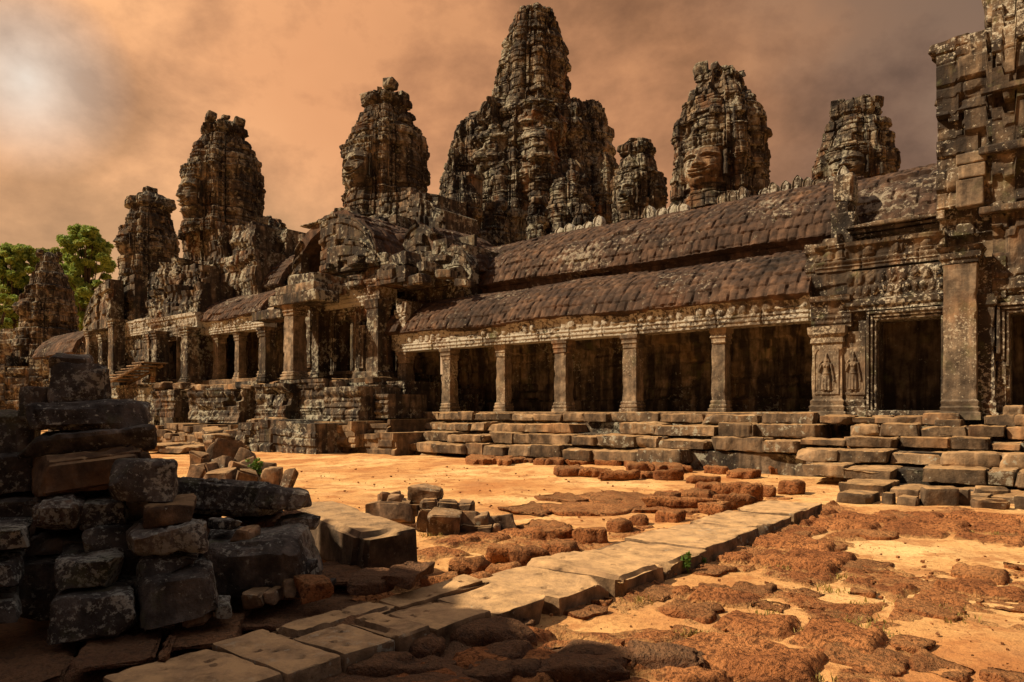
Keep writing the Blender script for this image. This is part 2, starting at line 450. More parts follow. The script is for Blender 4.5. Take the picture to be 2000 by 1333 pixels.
def sandstone(name, dark, mid, light, lichen=0.5, lcol=(0.36, 0.34, 0.27), orange=0.3, ocol=(0.33, 0.14, 0.05), streak=0.6, rnd=False, bumpd=0.03, green=0.0, fine=1.0, lscale=7.0, tintr=(0.62, 1.3), dust_lit=0.0, dcol=(0.60, 0.36, 0.165)):
    s = NT(name); v = s.vec(rnd)
    big = s.noise(v, 0.55 * fine, 6, 0.6, 0.4)
    c = s.ramp(big, [(0.30, dark), (0.50, mid), (0.70, light)])
    med = s.noise(v, 3.1 * fine, 8, 0.65)
    c = s.mix(0.85, c, s.ramp(med, [(0.34, (0.30, 0.29, 0.29)), (0.50, (1.0, 1.0, 1.0)), (0.66, (1.75, 1.7, 1.6))]), 'MULTIPLY')
    t = s.tint()
    c = s.mix(0.9, c, s.ramp(t, [(0.0, (tintr[0], tintr[0], tintr[0] * 1.03)), (0.55, (1.0, 1.0, 1.0)), (1.0, (tintr[1], tintr[1] * .97, tintr[1] * .92))]), 'MULTIPLY')
    if orange:
        om = s.noise(s.mapping(v, (1, 1, 0.8), (11, 3, 7)), 0.42 * fine, 4, 0.6)
        f = s.ramp(om, [(0.60 - 0.10 * orange, 0.0), (0.70 - 0.06 * orange, 1.0)])
        f = s.math('MULTIPLY', f, s.math('MULTIPLY', med, 1.5 * min(1, orange + .3)))
        c = s.mix(s.math('MINIMUM', f, 0.85), c, ocol)
    if streak:
        st = s.noise(s.mapping(v, (2.2, 2.2, 0.28)), 1.3 * fine, 7, 0.62, 0.3)
        c = s.mix(s.math('MULTIPLY', s.ramp(st, [(0.42, 0.0), (0.55, 1.0)]), streak), c, (0.018, 0.016, 0.016))
    if lichen:
        reg = s.noise(s.mapping(v, (1, 1, 1), (5, 1, 9)), 0.5 * fine, 3, 0.5)
        sp = s.noise(v, lscale * fine, 9, 0.72)
        th = s.math('ADD', sp, s.math('MULTIPLY', s.math('SUBTRACT', reg, 0.5), 0.55))
        lf = s.ramp(th, [(0.66 - 0.12 * lichen, 0.0), (0.71 - 0.12 * lichen, 1.0)])
        c = s.mix(s.math('MULTIPLY', lf, 0.8), c, lcol)
    if green:
        gr = s.noise(s.mapping(v, (1, 1, 1), (2, 8, 3)), 1.4 * fine, 6, 0.65)
        c = s.mix(s.math('MULTIPLY', s.ramp(gr, [(0.56, 0.0), (0.68, 1.0)]), green), c, (0.13, 0.14, 0.055))
    if dust_lit: c = s.dusty(c, v, dust_lit, dcol)
    h = s.math('ADD', s.math('ADD', s.noise(v, 9 * fine, 8, 0.7), s.math('MULTIPLY', s.noise(v, 38 * fine, 4, 0.7), 0.35)), s.math('MULTIPLY', med, 0.8))
    n = s.bump(h, 0.8, bumpd)
    return s.done(c, 0.93, n)

M_temple = sandstone('temple_stone', (0.036, 0.029, 0.025), (0.110, 0.081, 0.058), (0.28, 0.205, 0.140), lichen=0.95, orange=0.28, streak=0.8, bumpd=0.06, green=0.15, lscale=5.0)
M_tower = sandstone('tower_stone', (0.036, 0.030, 0.026), (0.115, 0.086, 0.062), (0.31, 0.235, 0.155), lichen=0.95, orange=0.35, streak=0.8, bumpd=0.08, lscale=3.6, green=0.2, lcol=(0.33, 0.30, 0.23))
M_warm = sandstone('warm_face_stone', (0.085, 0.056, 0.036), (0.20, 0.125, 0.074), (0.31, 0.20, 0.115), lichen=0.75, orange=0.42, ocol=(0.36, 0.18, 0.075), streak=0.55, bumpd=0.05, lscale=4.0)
M_gate = sandstone('gate_stone', (0.050, 0.039, 0.031), (0.120, 0.087, 0.061), (0.23, 0.17, 0.115), lichen=0.8, orange=0.24, streak=0.75, bumpd=0.04, green=0.45, lscale=11.0, lcol=(0.50, 0.46, 0.37))
M_roof = sandstone('roof_stone', (0.042, 0.028, 0.021), (0.088, 0.053, 0.037), (0.140, 0.084, 0.055), lichen=0.5, orange=0.12, ocol=(0.22, 0.10, 0.05), streak=0.45, bumpd=0.04, lscale=6.0, tintr=(0.86, 1.12), lcol=(0.27, 0.23, 0.175))
M_frieze = sandstone('frieze_stone', (0.065, 0.051, 0.039), (0.140, 0.108, 0.08), (0.25, 0.20, 0.15), lichen=1.75, lcol=(0.48, 0.45, 0.38), orange=0.15, streak=0.5, bumpd=0.04, green=0.5, lscale=8.0)
M_col = sandstone('column_stone', (0.115, 0.086, 0.062), (0.215, 0.162, 0.115), (0.35, 0.265, 0.185), lichen=0.45, orange=0.2, streak=0.5, bumpd=0.03, green=0.25, lscale=14.0, rnd=True, lcol=(0.46, 0.40, 0.30))
M_inner = sandstone('inner_wall_stone', (0.06, 0.051, 0.040), (0.18, 0.14, 0.10), (0.40, 0.30, 0.19), lichen=0.2, orange=0.55, ocol=(0.24, 0.15, 0.06), streak=0.8, bumpd=0.03, green=0.4)
M_plinth = sandstone('plinth_stone', (0.105, 0.072, 0.048), (0.20, 0.135, 0.084), (0.33, 0.225, 0.135), lichen=0.42, orange=0.42, ocol=(0.40, 0.19, 0.075), streak=0.50, bumpd=0.035, rnd=True, lscale=6.0, tintr=(0.5, 1.35), dust_lit=0.62)  # sand on the tops also carries their sunlit brightness in the colour
M_path = sandstone('path_stone', (0.15, 0.092, 0.055), (0.24, 0.155, 0.092), (0.34, 0.235, 0.145), lichen=0.25, orange=0.3, ocol=(0.44, 0.23, 0.10), streak=0.22, bumpd=0.02, rnd=True, fine=1.6, tintr=(0.74, 1.14), dust_lit=0.95, dcol=(0.60, 0.375, 0.185))  # dark sides, pale tops: shade and sunlight put into the colour
M_rubble = sandstone('rubble_stone', (0.044, 0.039, 0.037), (0.125, 0.104, 0.092), (0.29, 0.245, 0.21), lichen=1.0, orange=0.2, ocol=(0.20, 0.105, 0.06), streak=0.5, bumpd=0.05, rnd=True, fine=2.2, lscale=10.0, green=0.35, lcol=(0.40, 0.38, 0.32), tintr=(0.6, 1.4))
M_slab = sandstone('slab_stone', (0.075, 0.053, 0.038), (0.135, 0.094, 0.064), (0.22, 0.152, 0.10), lichen=0.25, orange=0.3, ocol=(0.30, 0.155, 0.08), streak=0.35, bumpd=0.03, rnd=True, fine=1.8, dust_lit=0.8, dcol=(0.52, 0.33, 0.17))  # shaded sides and sunlit top painted into the colour, as on the path
M_heap = sandstone('heap_stone', (0.115, 0.075, 0.050), (0.20, 0.13, 0.083), (0.31, 0.21, 0.13), lichen=0.3, orange=0.4, ocol=(0.40, 0.18, 0.07), streak=0.35, bumpd=0.02, rnd=True, fine=2.2, tintr=(0.6, 1.35), dust_lit=0.4)
M_wood = sandstone('stair_wood', (0.12, 0.08, 0.055), (0.2, 0.14, 0.09), (0.3, 0.21, 0.13), lichen=0, orange=0, streak=0.3, bumpd=0.01, rnd=True, fine=3)

def laterite(name='laterite', k=1.0, dust_lit=0.25, sandy=False, grey=0.0):
    s = NT(name); v = s.vec(True)
    big = s.noise(v, 1.6, 5, 0.6)
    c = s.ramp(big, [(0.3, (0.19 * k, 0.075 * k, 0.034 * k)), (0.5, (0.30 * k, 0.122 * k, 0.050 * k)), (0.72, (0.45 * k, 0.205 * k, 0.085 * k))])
    t = s.tint(); c = s.mix(0.8, c, s.ramp(t, [(0, (0.68, 0.66, 0.68)), (1, (1.25, 1.2, 1.1))]), 'MULTIPLY')
    pit = s.noise(v, 24, 5, 0.62, 0.25)
    pf = s.ramp(pit, [(0.40, 1.0), (0.50, 0.0)])
    c = s.mix(s.math('MULTIPLY', pf, 0.75), c, (0.055 * k, 0.022 * k, 0.012 * k))
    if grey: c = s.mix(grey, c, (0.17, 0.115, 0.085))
    c = s.dusty(c, v, dust_lit)
    gr = s.noise(v, 60, 3, 0.6); c = s.mix(0.5, c, s.ramp(gr, [(0.3, (0.6, 0.6, 0.6)), (0.7, (1.35, 1.35, 1.3))]), 'MULTIPLY')
    if sandy:   # tint holds how deep a spot lies: hollows are filled with sand and grit
        e = s.math('ADD', t, s.math('MULTIPLY', s.math('SUBTRACT', s.noise(v, 5.5, 8, 0.75), 0.5), 1.9))
        c = s.mix(s.math('MULTIPLY', s.ramp(e, [(0.25, 1.0), (0.62, 0.0)]), 0.85), c, (0.60, 0.33, 0.135))
    h = s.math('ADD', s.math('MULTIPLY', pit, 1.0), s.math('MULTIPLY', gr, 0.3))
    n = s.bump(h, 1.0, 0.09)
    return s.done(c, 0.95, n, 0.08)
M_lat = laterite('laterite', 1.18)
M_latshade = laterite('shaded_laterite', 0.85, 0.10, grey=0.45)  # same laterite, with the near shade put into a darker, greyer colour
M_latsheet = laterite('sanded_laterite', 1.25, 0.0, True)

def sand():
    s = NT('sand'); v = s.tc.outputs['Object']
    a = s.noise(v, 0.35, 6, 0.62, 0.3)
    c = s.ramp(a, [(0.34, (0.48, 0.215, 0.080)), (0.48, (0.66, 0.37, 0.150)), (0.62, (0.80, 0.53, 0.245))])
    b = s.noise(s.mapping(v, (1, 1, 1), (4, 7, 0)), 1.5, 9, 0.72)
    c = s.mix(s.math('MULTIPLY', s.ramp(b, [(0.49, 0.0), (0.58, 1.0)]), 0.75), c, (0.40, 0.170, 0.064))
    st = s.noise(s.mapping(v, (1, 1, 1), (1, 3, 0)), 14, 6, 0.7)
    c = s.mix(s.math('MULTIPLY', s.ramp(st, [(0.53, 0.0), (0.62, 1.0)]), 0.55), c, (0.27, 0.115, 0.05))
    pt = s.noise(s.mapping(v, (1, 1, 1), (9, 2, 0)), 0.9, 7, 0.68); c = s.mix(s.math('MULTIPLY', s.ramp(pt, [(0.50, 0.0), (0.62, 1.0)]), 0.45), c, (0.42, 0.225, 0.105))
    g = s.noise(v, 90, 3, 0.6); c = s.mix(0.4, c, s.ramp(g, [(0.3, (0.72, 0.7, 0.68)), (0.7, (1.2, 1.2, 1.2))]), 'MULTIPLY')
    h = s.math('ADD', s.math('ADD', s.math('MULTIPLY', st, 0.8), s.math('MULTIPLY', g, 0.15)), s.math('MULTIPLY', b, 1.5))
    return s.done(c, 0.96, s.bump(h, 0.7, 0.05), 0.05)
M_sand = sand()

def leafmat(name, c0, c1, c2):
    s = NT(name); t = s.tint()
    c = s.ramp(t, [(0.0, c0), (0.5, c1), (1.0, c2)])
    s.done(c, 0.6, None, 0.25)
    tr = s.N.new('ShaderNodeBsdfTranslucent'); s.L.new(c, tr.inputs[0])
    mx = s.N.new('ShaderNodeMixShader'); mx.inputs[0].default_value = 0.35
    s.L.new(s.b.outputs[0], mx.inputs[1]); s.L.new(tr.outputs[0], mx.inputs[2]); s.L.new(mx.outputs[0], s.out.inputs[0])
    return s.m
M_leaf = leafmat('leaves', (0.13, 0.20, 0.045), (0.26, 0.35, 0.075), (0.43, 0.50, 0.14))
M_leafd = leafmat('dark_leaves', (0.11, 0.135, 0.032), (0.22, 0.25, 0.05), (0.34, 0.35, 0.09))
M_grass = leafmat('grass_blades', (0.16, 0.13, 0.035), (0.32, 0.25, 0.07), (0.5, 0.38, 0.14))
M_weed = leafmat('weed_leaves', (0.06, 0.12, 0.015), (0.11, 0.2, 0.03), (0.18, 0.28, 0.05))
M_bark = sandstone('bark', (0.06, 0.045, 0.03), (0.10, 0.075, 0.05), (0.15, 0.11, 0.075), lichen=0, orange=0, streak=0.3)
# ---------------------------------------------------------------- towers
def face_relief(s, t):
    rr = np.clip(1 - (np.abs(s) / 1.0) ** 2.4 - (np.abs(t + 0.05) / 1.18) ** 2.6, 0, 1)
    h = 0.50 * np.sqrt(rr)
    inn = sst(1.0, 0.8, np.abs(s))
    browc = 0.36 - 0.16 * (np.abs(s) - 0.42) ** 2 / 0.16 * 0.5
    h = h + 0.12 * ga(t - browc, 0.06) * inn * sst(0.06, 0.2, np.abs(s))
    eye = ga(np.abs(s) - 0.42, 0.27)
    h = h - 0.17 * eye * ga(t - 0.20, 0.12)
    h = h + 0.17 * ga(np.abs(s) - 0.42, 0.20) * ga(t - 0.15, 0.07)
    h = h - 0.05 * ga(np.abs(s) - 0.42, 0.22) * ga(t - 0.075, 0.025)
    nt = np.clip((0.38 - t) / 0.62, 0, 1)
    nose = (0.10 + 0.30 * nt) * ga(s, 0.10 + 0.15 * nt ** 2) * sst(-0.30, -0.22, t) * sst(0.55, 0.30, t)
    h = h + nose
    h = h + 0.07 * ga(np.abs(s) - 0.20, 0.09) * ga(t + 0.18, 0.07)
    tc = -0.50 + 0.30 * np.clip(s * s, 0, 0.5)
    d = t - tc; mk = sst(0.62, 0.48, np.abs(s))
    h = h + mk * (0.17 * ga(d - 0.075, 0.055) + 0.17 * ga(d + 0.085, 0.065) - 0.10 * ga(d, 0.024))
    h = h - 0.05 * mk * ga(d + 0.20, 0.05)
    h = h + 0.10 * ga(s, 0.30) * ga(t + 0.84, 0.13)
    h = h + 0.06 * ga(np.abs(s) - 0.58, 0.22) * ga(t + 0.16, 0.25)
    # long ears
    h = np.maximum(h, 0.26 * ga(np.abs(s) - 1.10, 0.10) * sst(-0.80, -0.70, t) * sst(0.50, 0.42, t))
    # diadem with upright beads
    band = sst(0.60, 0.64, t) * sst(1.42, 1.30, t) * sst(1.15, 1.05, np.abs(s))
    rows = 0.05 * np.abs(np.sin(t * 14.0)) + 0.06 * np.abs(np.sin(s * 13.0)) * (np.sin(t * 7.0) > -0.2)
    h = np.maximum(h, band * (0.30 + rows - 0.10 * s * s))
    return h

AX = [0.0, math.pi / 2, math.pi, -math.pi / 2]      # +U, +V, -U, -V
def tower_arr(cx, cy, z0, z1, R, prof, seed=1, nth=420, nz=260, faces=(), fzc=0.42, fhh=0.11, ch=0.36, bl=0.75, amp=0.065, rot=0.0,
              lobe=0.50, corner=0.97, core=0.77, erode=0.06, tier=1.6, joint=0.045, faceamp=1.0, lcut=0.10):
    H = z1 - z0
    th = np.linspace(-math.pi, math.pi, nth, endpoint=False) + 0.003
    zf = np.linspace(0, 1, nz)
    T, ZF = np.meshgrid(th, zf, indexing='ij')
    Z = z0 + ZF * H
    S = R * np.interp(ZF, [p[0] for p in prof], [p[1] for p in prof])
    c, s_ = np.abs(np.cos(T)), np.abs(np.sin(T))
    r = np.minimum(core * S / np.maximum(c, s_), 1.05 * S)
    lobesel = np.zeros(T.shape, int)
    for k, a in enumerate(AX):
        d = np.arctan2(np.sin(T - a), np.cos(T - a))
        tn = np.tan(np.clip(d, -1.2, 1.2))
        cut = 0.66 + 0.24 * hsh(k, seed=seed + 50)
        lw = lobe * sst(cut + lcut, cut - 0.05, ZF) + 0.02
        w = np.abs(tn) < lw
        rl = S * (1.0 - 0.16 * (tn / lobe) ** 2) / np.maximum(np.cos(d), 0.2)
        r = np.where(w, np.maximum(r, rl), r); lobesel = np.where(w, k + 1, lobesel)
        # step between the lobe and the corner: narrow pilaster
        pil = (np.abs(np.abs(tn) - (lobe + 0.10)) < 0.05)
        r = np.where(pil, np.maximum(r, 0.97 * S), r)
    for k in range(4):
        a = math.pi / 4 + k * math.pi / 2
        d = np.arctan2(np.sin(T - a), np.cos(T - a))
        cut = 0.50 + 0.35 * hsh(k, 9, seed=seed + 51)
        w = (np.abs(d) < 0.13) & (ZF < cut)
        r = np.where(w, np.maximum(r, corner * S * 1.06), r)
    # tiers: each storey leans in a little and ends in a small ledge
    tz = Z / tier + 0.15 * lobesel; tfr = tz - np.floor(tz)
    r = r * (1.0 + 0.04 * (0.5 - tfr) + 0.018 * sst(0.84, 0.88, tfr) * sst(1.0, 0.97, tfr))
    X = np.cos(T); Y = np.sin(T)
    er = fbm(X * S / 1.5, Y * S / 1.5, Z / 1.5, 3, seed + 8)
    er2 = fbm(X * S / 0.6, Y * S / 0.6, Z / 0.6, 2, seed + 9)
    r = r * (1 + erode * (er - 0.1) * (0.6 + 0.9 * ZF)) + 0.03 * er2
    hm, tint = masonry(T * R * 1.0, Z, seed, ch=ch, bl=bl, amp=amp, joint=joint, jw=0.05, miss=0.05, rough=0.03)
    hb, tb = masonry(T * R, Z + 3.3, seed + 21, ch=1.05, bl=1.5, amp=.10, joint=.05, jw=.08, miss=.05, rough=.02)
    hm = hm + hb; r = r - .10 * S / R * np.sqrt(R / 2.2) * ga(((T * 4 / math.pi) % 1) - .5 + .08 * fbm(Z / 2, 0, 0, 2, seed + 70), .10); tint = .6 * tint + .4 * tb
    # the faces
    fsel = np.full(T.shape, -1)
    w = R * np.interp(fzc, [p[0] for p in prof], [p[1] for p in prof]) * 0.385
    for k in faces:
        a = AX[k]
        d = np.arctan2(np.sin(T - a), np.cos(T - a))
        lat = r * np.sin(d) / w; t = (ZF - fzc) / fhh
        ok = (np.abs(d) < 1.0) & (np.abs(lat) < 1.22) & (t > -1.1) & (t < 1.45)
        fr = face_relief(lat, t) * w * faceamp * 1.15
        inn = ok * sst(1.3, 1.1, np.abs(lat)) * sst(-1.2, -1.0, t) * sst(1.5, 1.35, t)
        flat = S * 0.93 / np.maximum(np.cos(d), 0.3)
        r = np.where(ok, r * (1 - inn) + (flat * (1 - 0.06 * lat ** 2) + fr) * inn, r)
        hm = hm * (1 - 0.74 * inn * (t < 0.66))
        fsel = np.where(ok & (np.abs(lat) < 1.0) & (t > -1.02) & (t < 0.64), k, fsel)
    r = np.maximum(r + hm * np.clip(S / R * 1.3, 0.1, 1), 0.02)
    r[:, -1] = 0.01
    if rot: T = T + rot
    P = np.stack([cx + (np.cos(T) * UX + np.sin(T) * VX) * r, cy + (np.cos(T) * UY + np.sin(T) * VY) * r, Z + 0.05 * er2], -1)
    return P, tint, fsel, ZF
def tower_body(th_, arr, mat, matf, crown=0.88, bname='tower_body'):
    P, tint, fsel, ZF = arr
    fq = np.stack([fsel, np.roll(fsel, -1, 0)], 0).min(0)
    fq = np.minimum(fq[:, :-1], fq[:, 1:])                     # quads lying wholly inside a face
    cr = (ZF[:, :-1] >= crown)
    m = MB(); m.grid(P, tint, wrap=True, sel=(fq < 0) & ~cr); b = part(bname, m, mat, th_)
    if cr.any():
        m = MB(); m.grid(P, tint, wrap=True, sel=cr & (fq < 0)); part('crown', m, mat, th_)
    for k in range(4):
        s = fq == k
        if s.any():
            m = MB(); m.grid(P, tint, wrap=True, sel=s); part('carved_face', m, matf, th_, smooth=True)
    return b
def crown_stones(th_, mat, cx, cy, z, rad, n, seed, sz=0.5, name='crown_stone'):
    rn = random.Random(seed)
    for i in range(n):
        a = i / n * 2 * math.pi + rn.uniform(-.2, .2); rr = rad * rn.uniform(0.55, 1.0)
        m = MB(); d = sz * rn.uniform(0.7, 1.5)
        add_stone(m, cx + math.cos(a) * rr, cy + math.sin(a) * rr, z + rn.uniform(-.15, .12), d, d * rn.uniform(.7, 1), d * rn.uniform(.5, 1.0), rn.uniform(0, 3), seed * 31 + i,
                  rough=0.06, bev=0.08, res=0.14, warp=0.14, tilt=(rn.uniform(-.2, .2), rn.uniform(-.2, .2)))
        part(name, m, mat, th_, smooth=False)

PROF_FACE = [(0, 1.16), (.10, 1.14), (.11, 1.06), (.20, 1.05), (.21, .98), (.26, 1.02), (.50, 1.0), (.55, 1.01), (.56, .95), (.66, .92), (.67, .84), (.75, .80), (.76, .70), (.83, .64), (.835, .52), (.87, .50), (.88, .62), (.93, .60), (.935, .46), (.965, .42), (.97, .26), (.995, .2), (1, .05)]
PROF_FLAT = [(0, 1.12), (.12, 1.10), (.13, 1.02), (.28, 1.0), (.55, .99), (.57, .93), (.70, .88), (.71, .79), (.80, .74), (.81, .64), (.87, .60), (.875, .56), (.89, .66), (.95, .64), (.955, .52), (.985, .5), (1, .4)]
def px_tower(name, label, cpx, t, py_top, py_bot, wpx, faces, seed, prof=PROF_FACE, fz=0.40, fh=0.10, crown=0.87, mat=None, matf=None, group=None, stones=6, **kw):
    cx, cy, _ = at(cpx, 0, t)
    z1 = EYE + (HZ - py_top) / FPX * t; z0 = EYE + (HZ - py_bot) / FPX * t
    R = wpx / FPX * t / 2 / 1.18
    o = thing(name, label, 'tower', (cx, cy, z0), group)
    arr = tower_arr(cx, cy, z0, z1, R, prof, seed=seed, faces=faces, fzc=fz, fhh=fh, **kw)
    tower_body(o, arr, mat or M_tower, matf or M_tower, crown)
    if stones: crown_stones(o, mat or M_tower, cx, cy, z0 + (z1 - z0) * 0.945, R * 0.50, stones, seed)
    return o

def build_towers():
    F = 1.0
    px_tower('face_tower', 'tall lit face tower left of the ruined cross vault, a short stump at its right', 438, 47.5, 236, 470, 168, (2, 3), 11, fz=.32, fh=.17, nth=480, nz=280, erode=.05)
    px_tower('face_tower', 'dark broad round topped face tower rising directly over the ruined cross vault', 755, 43, 178, 440, 182, (2, 3), 12, fz=.36, fh=.14, nth=480, nz=280)
    px_tower('face_tower', 'smaller dark tower with a flared square cap, just left of the tall lit face tower', 293, 57, 367, 600, 122, (3, 2), 13, prof=[(0, 1.2), (.1, 1.18), (.2, 1.05), (.55, 1.0), (.60, .92), (.62, .86), (.74, .80), (.75, .72), (.81, .68), (.83, .84), (.90, .80), (.91, .62), (.94, .45), (.95, .28), (.995, .26), (1, .1)], fz=.52, fh=.10, nth=360, nz=220, stones=0)
    px_tower('ruined_tower', 'low conical tower at far left in front of the trees, apart from the others', 96, 64, 492, 712, 118, (3,), 14, prof=[(0, 1.15), (.3, 1.12), (.31, 1.0), (.52, .95), (.53, .86), (.68, .80), (.69, .70), (.80, .62), (.81, .50), (.89, .44), (.9, .34), (.95, .30), (1, .1)], fz=.5, fh=.08, nth=330, nz=200, stones=4)
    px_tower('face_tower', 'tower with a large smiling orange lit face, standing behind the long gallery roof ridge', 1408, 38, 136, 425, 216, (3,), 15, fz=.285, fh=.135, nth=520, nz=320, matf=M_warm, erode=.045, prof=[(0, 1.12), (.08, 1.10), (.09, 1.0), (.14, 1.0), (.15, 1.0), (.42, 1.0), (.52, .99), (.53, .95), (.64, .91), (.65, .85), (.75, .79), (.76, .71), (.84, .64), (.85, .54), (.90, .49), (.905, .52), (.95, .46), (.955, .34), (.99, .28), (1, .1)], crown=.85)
    px_tower('face_tower', 'squat face tower with a round lotus cap, right beside the great central tower', 1245, 45, 274, 470, 118, (3, 0), 16, prof=[(0, 1.15), (.15, 1.12), (.16, 1.0), (.55, 1.0), (.6, .97), (.61, .90), (.75, .82), (.80, .70), (.82, .60), (.85, .72), (.93, .68), (.95, .52), (1, .3)], fz=.42, fh=.17, nth=380, nz=240, stones=5, crown=.83)
    px_tower('face_tower', 'distant face tower with a lopsided flat cap, near the right end of the roof ridge', 1672, 42, 198, 420, 182, (3,), 17, prof=[(0, 1.05), (.2, 1.0), (.45, 1.0), (.5, .98), (.51, .93), (.65, .88), (.66, .82), (.78, .74), (.79, .60), (.83, .56), (.85, .62), (.94, .58), (.95, .46), (1, .3)], fz=.35, fh=.12, nth=400, nz=240, stones=4, crown=.84)
    px_tower('lotus_stump', 'short carved stump of a turret at the right shoulder of the tall left face tower', 533, 52, 430, 560, 62, (), 18, prof=[(0, 1.1), (.5, 1.0), (.52, .8), (.7, .78), (.72, 1.0), (.9, .9), (1, .6)], nth=220, nz=110, stones=3)
    px_tower('face_turret', 'tiny face turret peeping over the gallery ridge below the great central tower', 1052, 41, 396, 500, 52, (3,), 19, prof=[(0, 1.0), (.7, 1.0), (.72, .8), (.8, .9), (.9, .8), (1, .4)], fz=.35, fh=.3, nth=220, nz=130, stones=3, ch=.3)
    px_tower('face_turret', 'battered turret with carved ledges left of the tiny face turret, over the gallery ridge', 965, 44, 405, 520, 80, (), 20, prof=[(0, 1.0), (.6, 1.0), (.62, .85), (.8, .8), (.82, .6), (1, .45)], nth=240, nz=120, stones=3)

    # the great central tower: spire, ring of shoulder turrets, drum
    t = 60.0
    cx, cy, zb = at(1035, 480, t)
    o = thing('central_tower', 'great central tower of the temple with a broken tall spire and many clustered turrets', 'tower', (cx, cy, zb))
    pts = []
    def sub(cpx, dt, py1, py0, wpx, seed, prof, name='turret', faces=(), mat=None, **kw):
        tt = t + dt; x, y, _ = at(cpx, 0, tt)
        zz1 = EYE + (HZ - py1) / FPX * tt; zz0 = EYE + (HZ - py0) / FPX * tt
        R = wpx / FPX * tt / 2 / 1.10
        kw.setdefault('ch', 0.46); kw.setdefault('bl', 1.0); kw.setdefault('amp', 0.12); kw.setdefault('erode', .16); kw.setdefault('joint', .06)
        P, ti, fs, ZF = tower_arr(x, y, zz0, zz1, R, prof, seed=seed, faces=faces, **kw)
        m = MB(); m.grid(P, ti, wrap=True); part(name, m, mat or M_tower, o); pts.append(P.reshape(-1, 3))
    spire = [(0, 1.15), (.26, 1.06), (.27, .98), (.44, .97), (.58, .94), (.60, .90), (.72, .86), (.78, .80), (.80, .76), (.90, .70), (.92, .62), (.985, .56), (1, .4)]
    sub(1045, 0, 27, 260, 154, 31, spire, 'spire', nth=460, nz=320, lobe=.34, core=.80, lcut=.2, erode=.11)
    body = [(0, 1.04), (.3, 1.02), (.55, 1.0), (.66, .97), (.78, .92), (.88, .84), (.94, .70), (.97, .58), (1, .42)]
    sub(1032, 1, 214, 500, 326, 32, body, 'drum', nth=560, nz=300, lobe=.36, core=.80)
    tp = [(0, 1.05), (.45, 1.0), (.47, .95), (.68, .88), (.70, .78), (.83, .68), (.85, .55), (.93, .5), (1, .3)]
    sub(918, -1, 236, 500, 132, 33, tp, nth=300, nz=240)
    sub(964, -1, 200, 480, 130, 34, tp, nth=280, nz=240)
    sub(1154, -1, 200, 500, 124, 35, tp, nth=300, nz=250)
    sub(1118, -2, 196, 500, 124, 36, tp, nth=280, nz=250)
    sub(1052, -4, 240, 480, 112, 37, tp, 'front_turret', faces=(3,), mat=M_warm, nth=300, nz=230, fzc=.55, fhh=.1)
    sub(1000, -4, 290, 500, 120, 38, tp, nth=260, nz=180)
    sub(1112, -5, 315, 500, 120, 39, tp, nth=260, nz=180)
    sub(902, -7, 340, 510, 96, 40, [(0, 1.0), (.55, 1.0), (.56, .9), (.72, .85), (.74, .7), (1, .5)], 'side_chapel', nth=260, nz=150)
    sub(1010, 1, 170, 300, 60, 41, tp, nth=220, nz=140)
    sub(1090, 1, 140, 300, 60, 42, tp, nth=220, nz=160)
    sub(984, 0, 120, 300, 50, 43, tp, nth=220, nz=180)
    sub(1180, -4, 300, 500, 60, 44, tp, nth=220, nz=180)
    sub(885, -3, 290, 500, 56, 45, tp, nth=220, nz=180)
    sub(1140, -8, 400, 500, 70, 46, tp, nth=220, nz=120)
    # dark door high under the spire, window with turned balusters in the side chapel
    def front(x0, y0, x1, y1):
        A = np.concatenate(pts); px = 1000 + FPX * A[:, 0] / A[:, 1]; py = HZ - FPX * (A[:, 2] - EYE) / A[:, 1]
        k = (px > x0) & (px < x1) & (py > y0) & (py < y1); return np.percentile(A[k, 1], 12)
    td = front(998, 228, 1014, 288)
    x, y, z = at(1006, 288, td); du_, dv_ = xy_uv(x, y); zt_ = at(1006, 226, td)[2]
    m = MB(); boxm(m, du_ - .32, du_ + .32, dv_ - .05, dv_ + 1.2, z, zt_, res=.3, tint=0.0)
    part('doorway', m, M_dark, o)  # solid black block, its colour painting the shade inside the opening
    x, y, z = at(903, 404, front(886, 352, 920, 400)); wu, wv = xy_uv(x, y)
    m = MB(); boxm(m, wu - .72, wu + .72, wv - .1, wv + 1.5, z - .1, z + 2.1, tint=.9, seed=3); boxm(m, wu - .85, wu + .85, wv - .2, wv + 1.5, z + 2.1, z + 2.35, seed=4); boxm(m, wu - .85, wu + .85, wv - .2, wv + 1.5, z - .35, z - .1, seed=5)
    wf = part('window', m, M_col, o)
    m = MB(); boxm(m, wu - .55, wu + .55, wv - .14, wv - .105, z + .1, z + 1.95, tint=0); part('window_shade_fill', m, M_dark, wf)  # black panel in front of the block paints the shade behind the balusters
    for i in range(5):
        m = MB(); boxm(m, wu - .46 + i * .23 - .05, wu - .46 + i * .23 + .05, wv - .24, wv - .145, z + .1, z + 1.95, seed=60 + i, bev=.05); part('baluster', m, M_col, wf)
    crown_stones(o, M_tower, at(1045, 0, t)[0], t, EYE + (HZ - 42) / FPX * t, 1.7, 7, 77, .55)

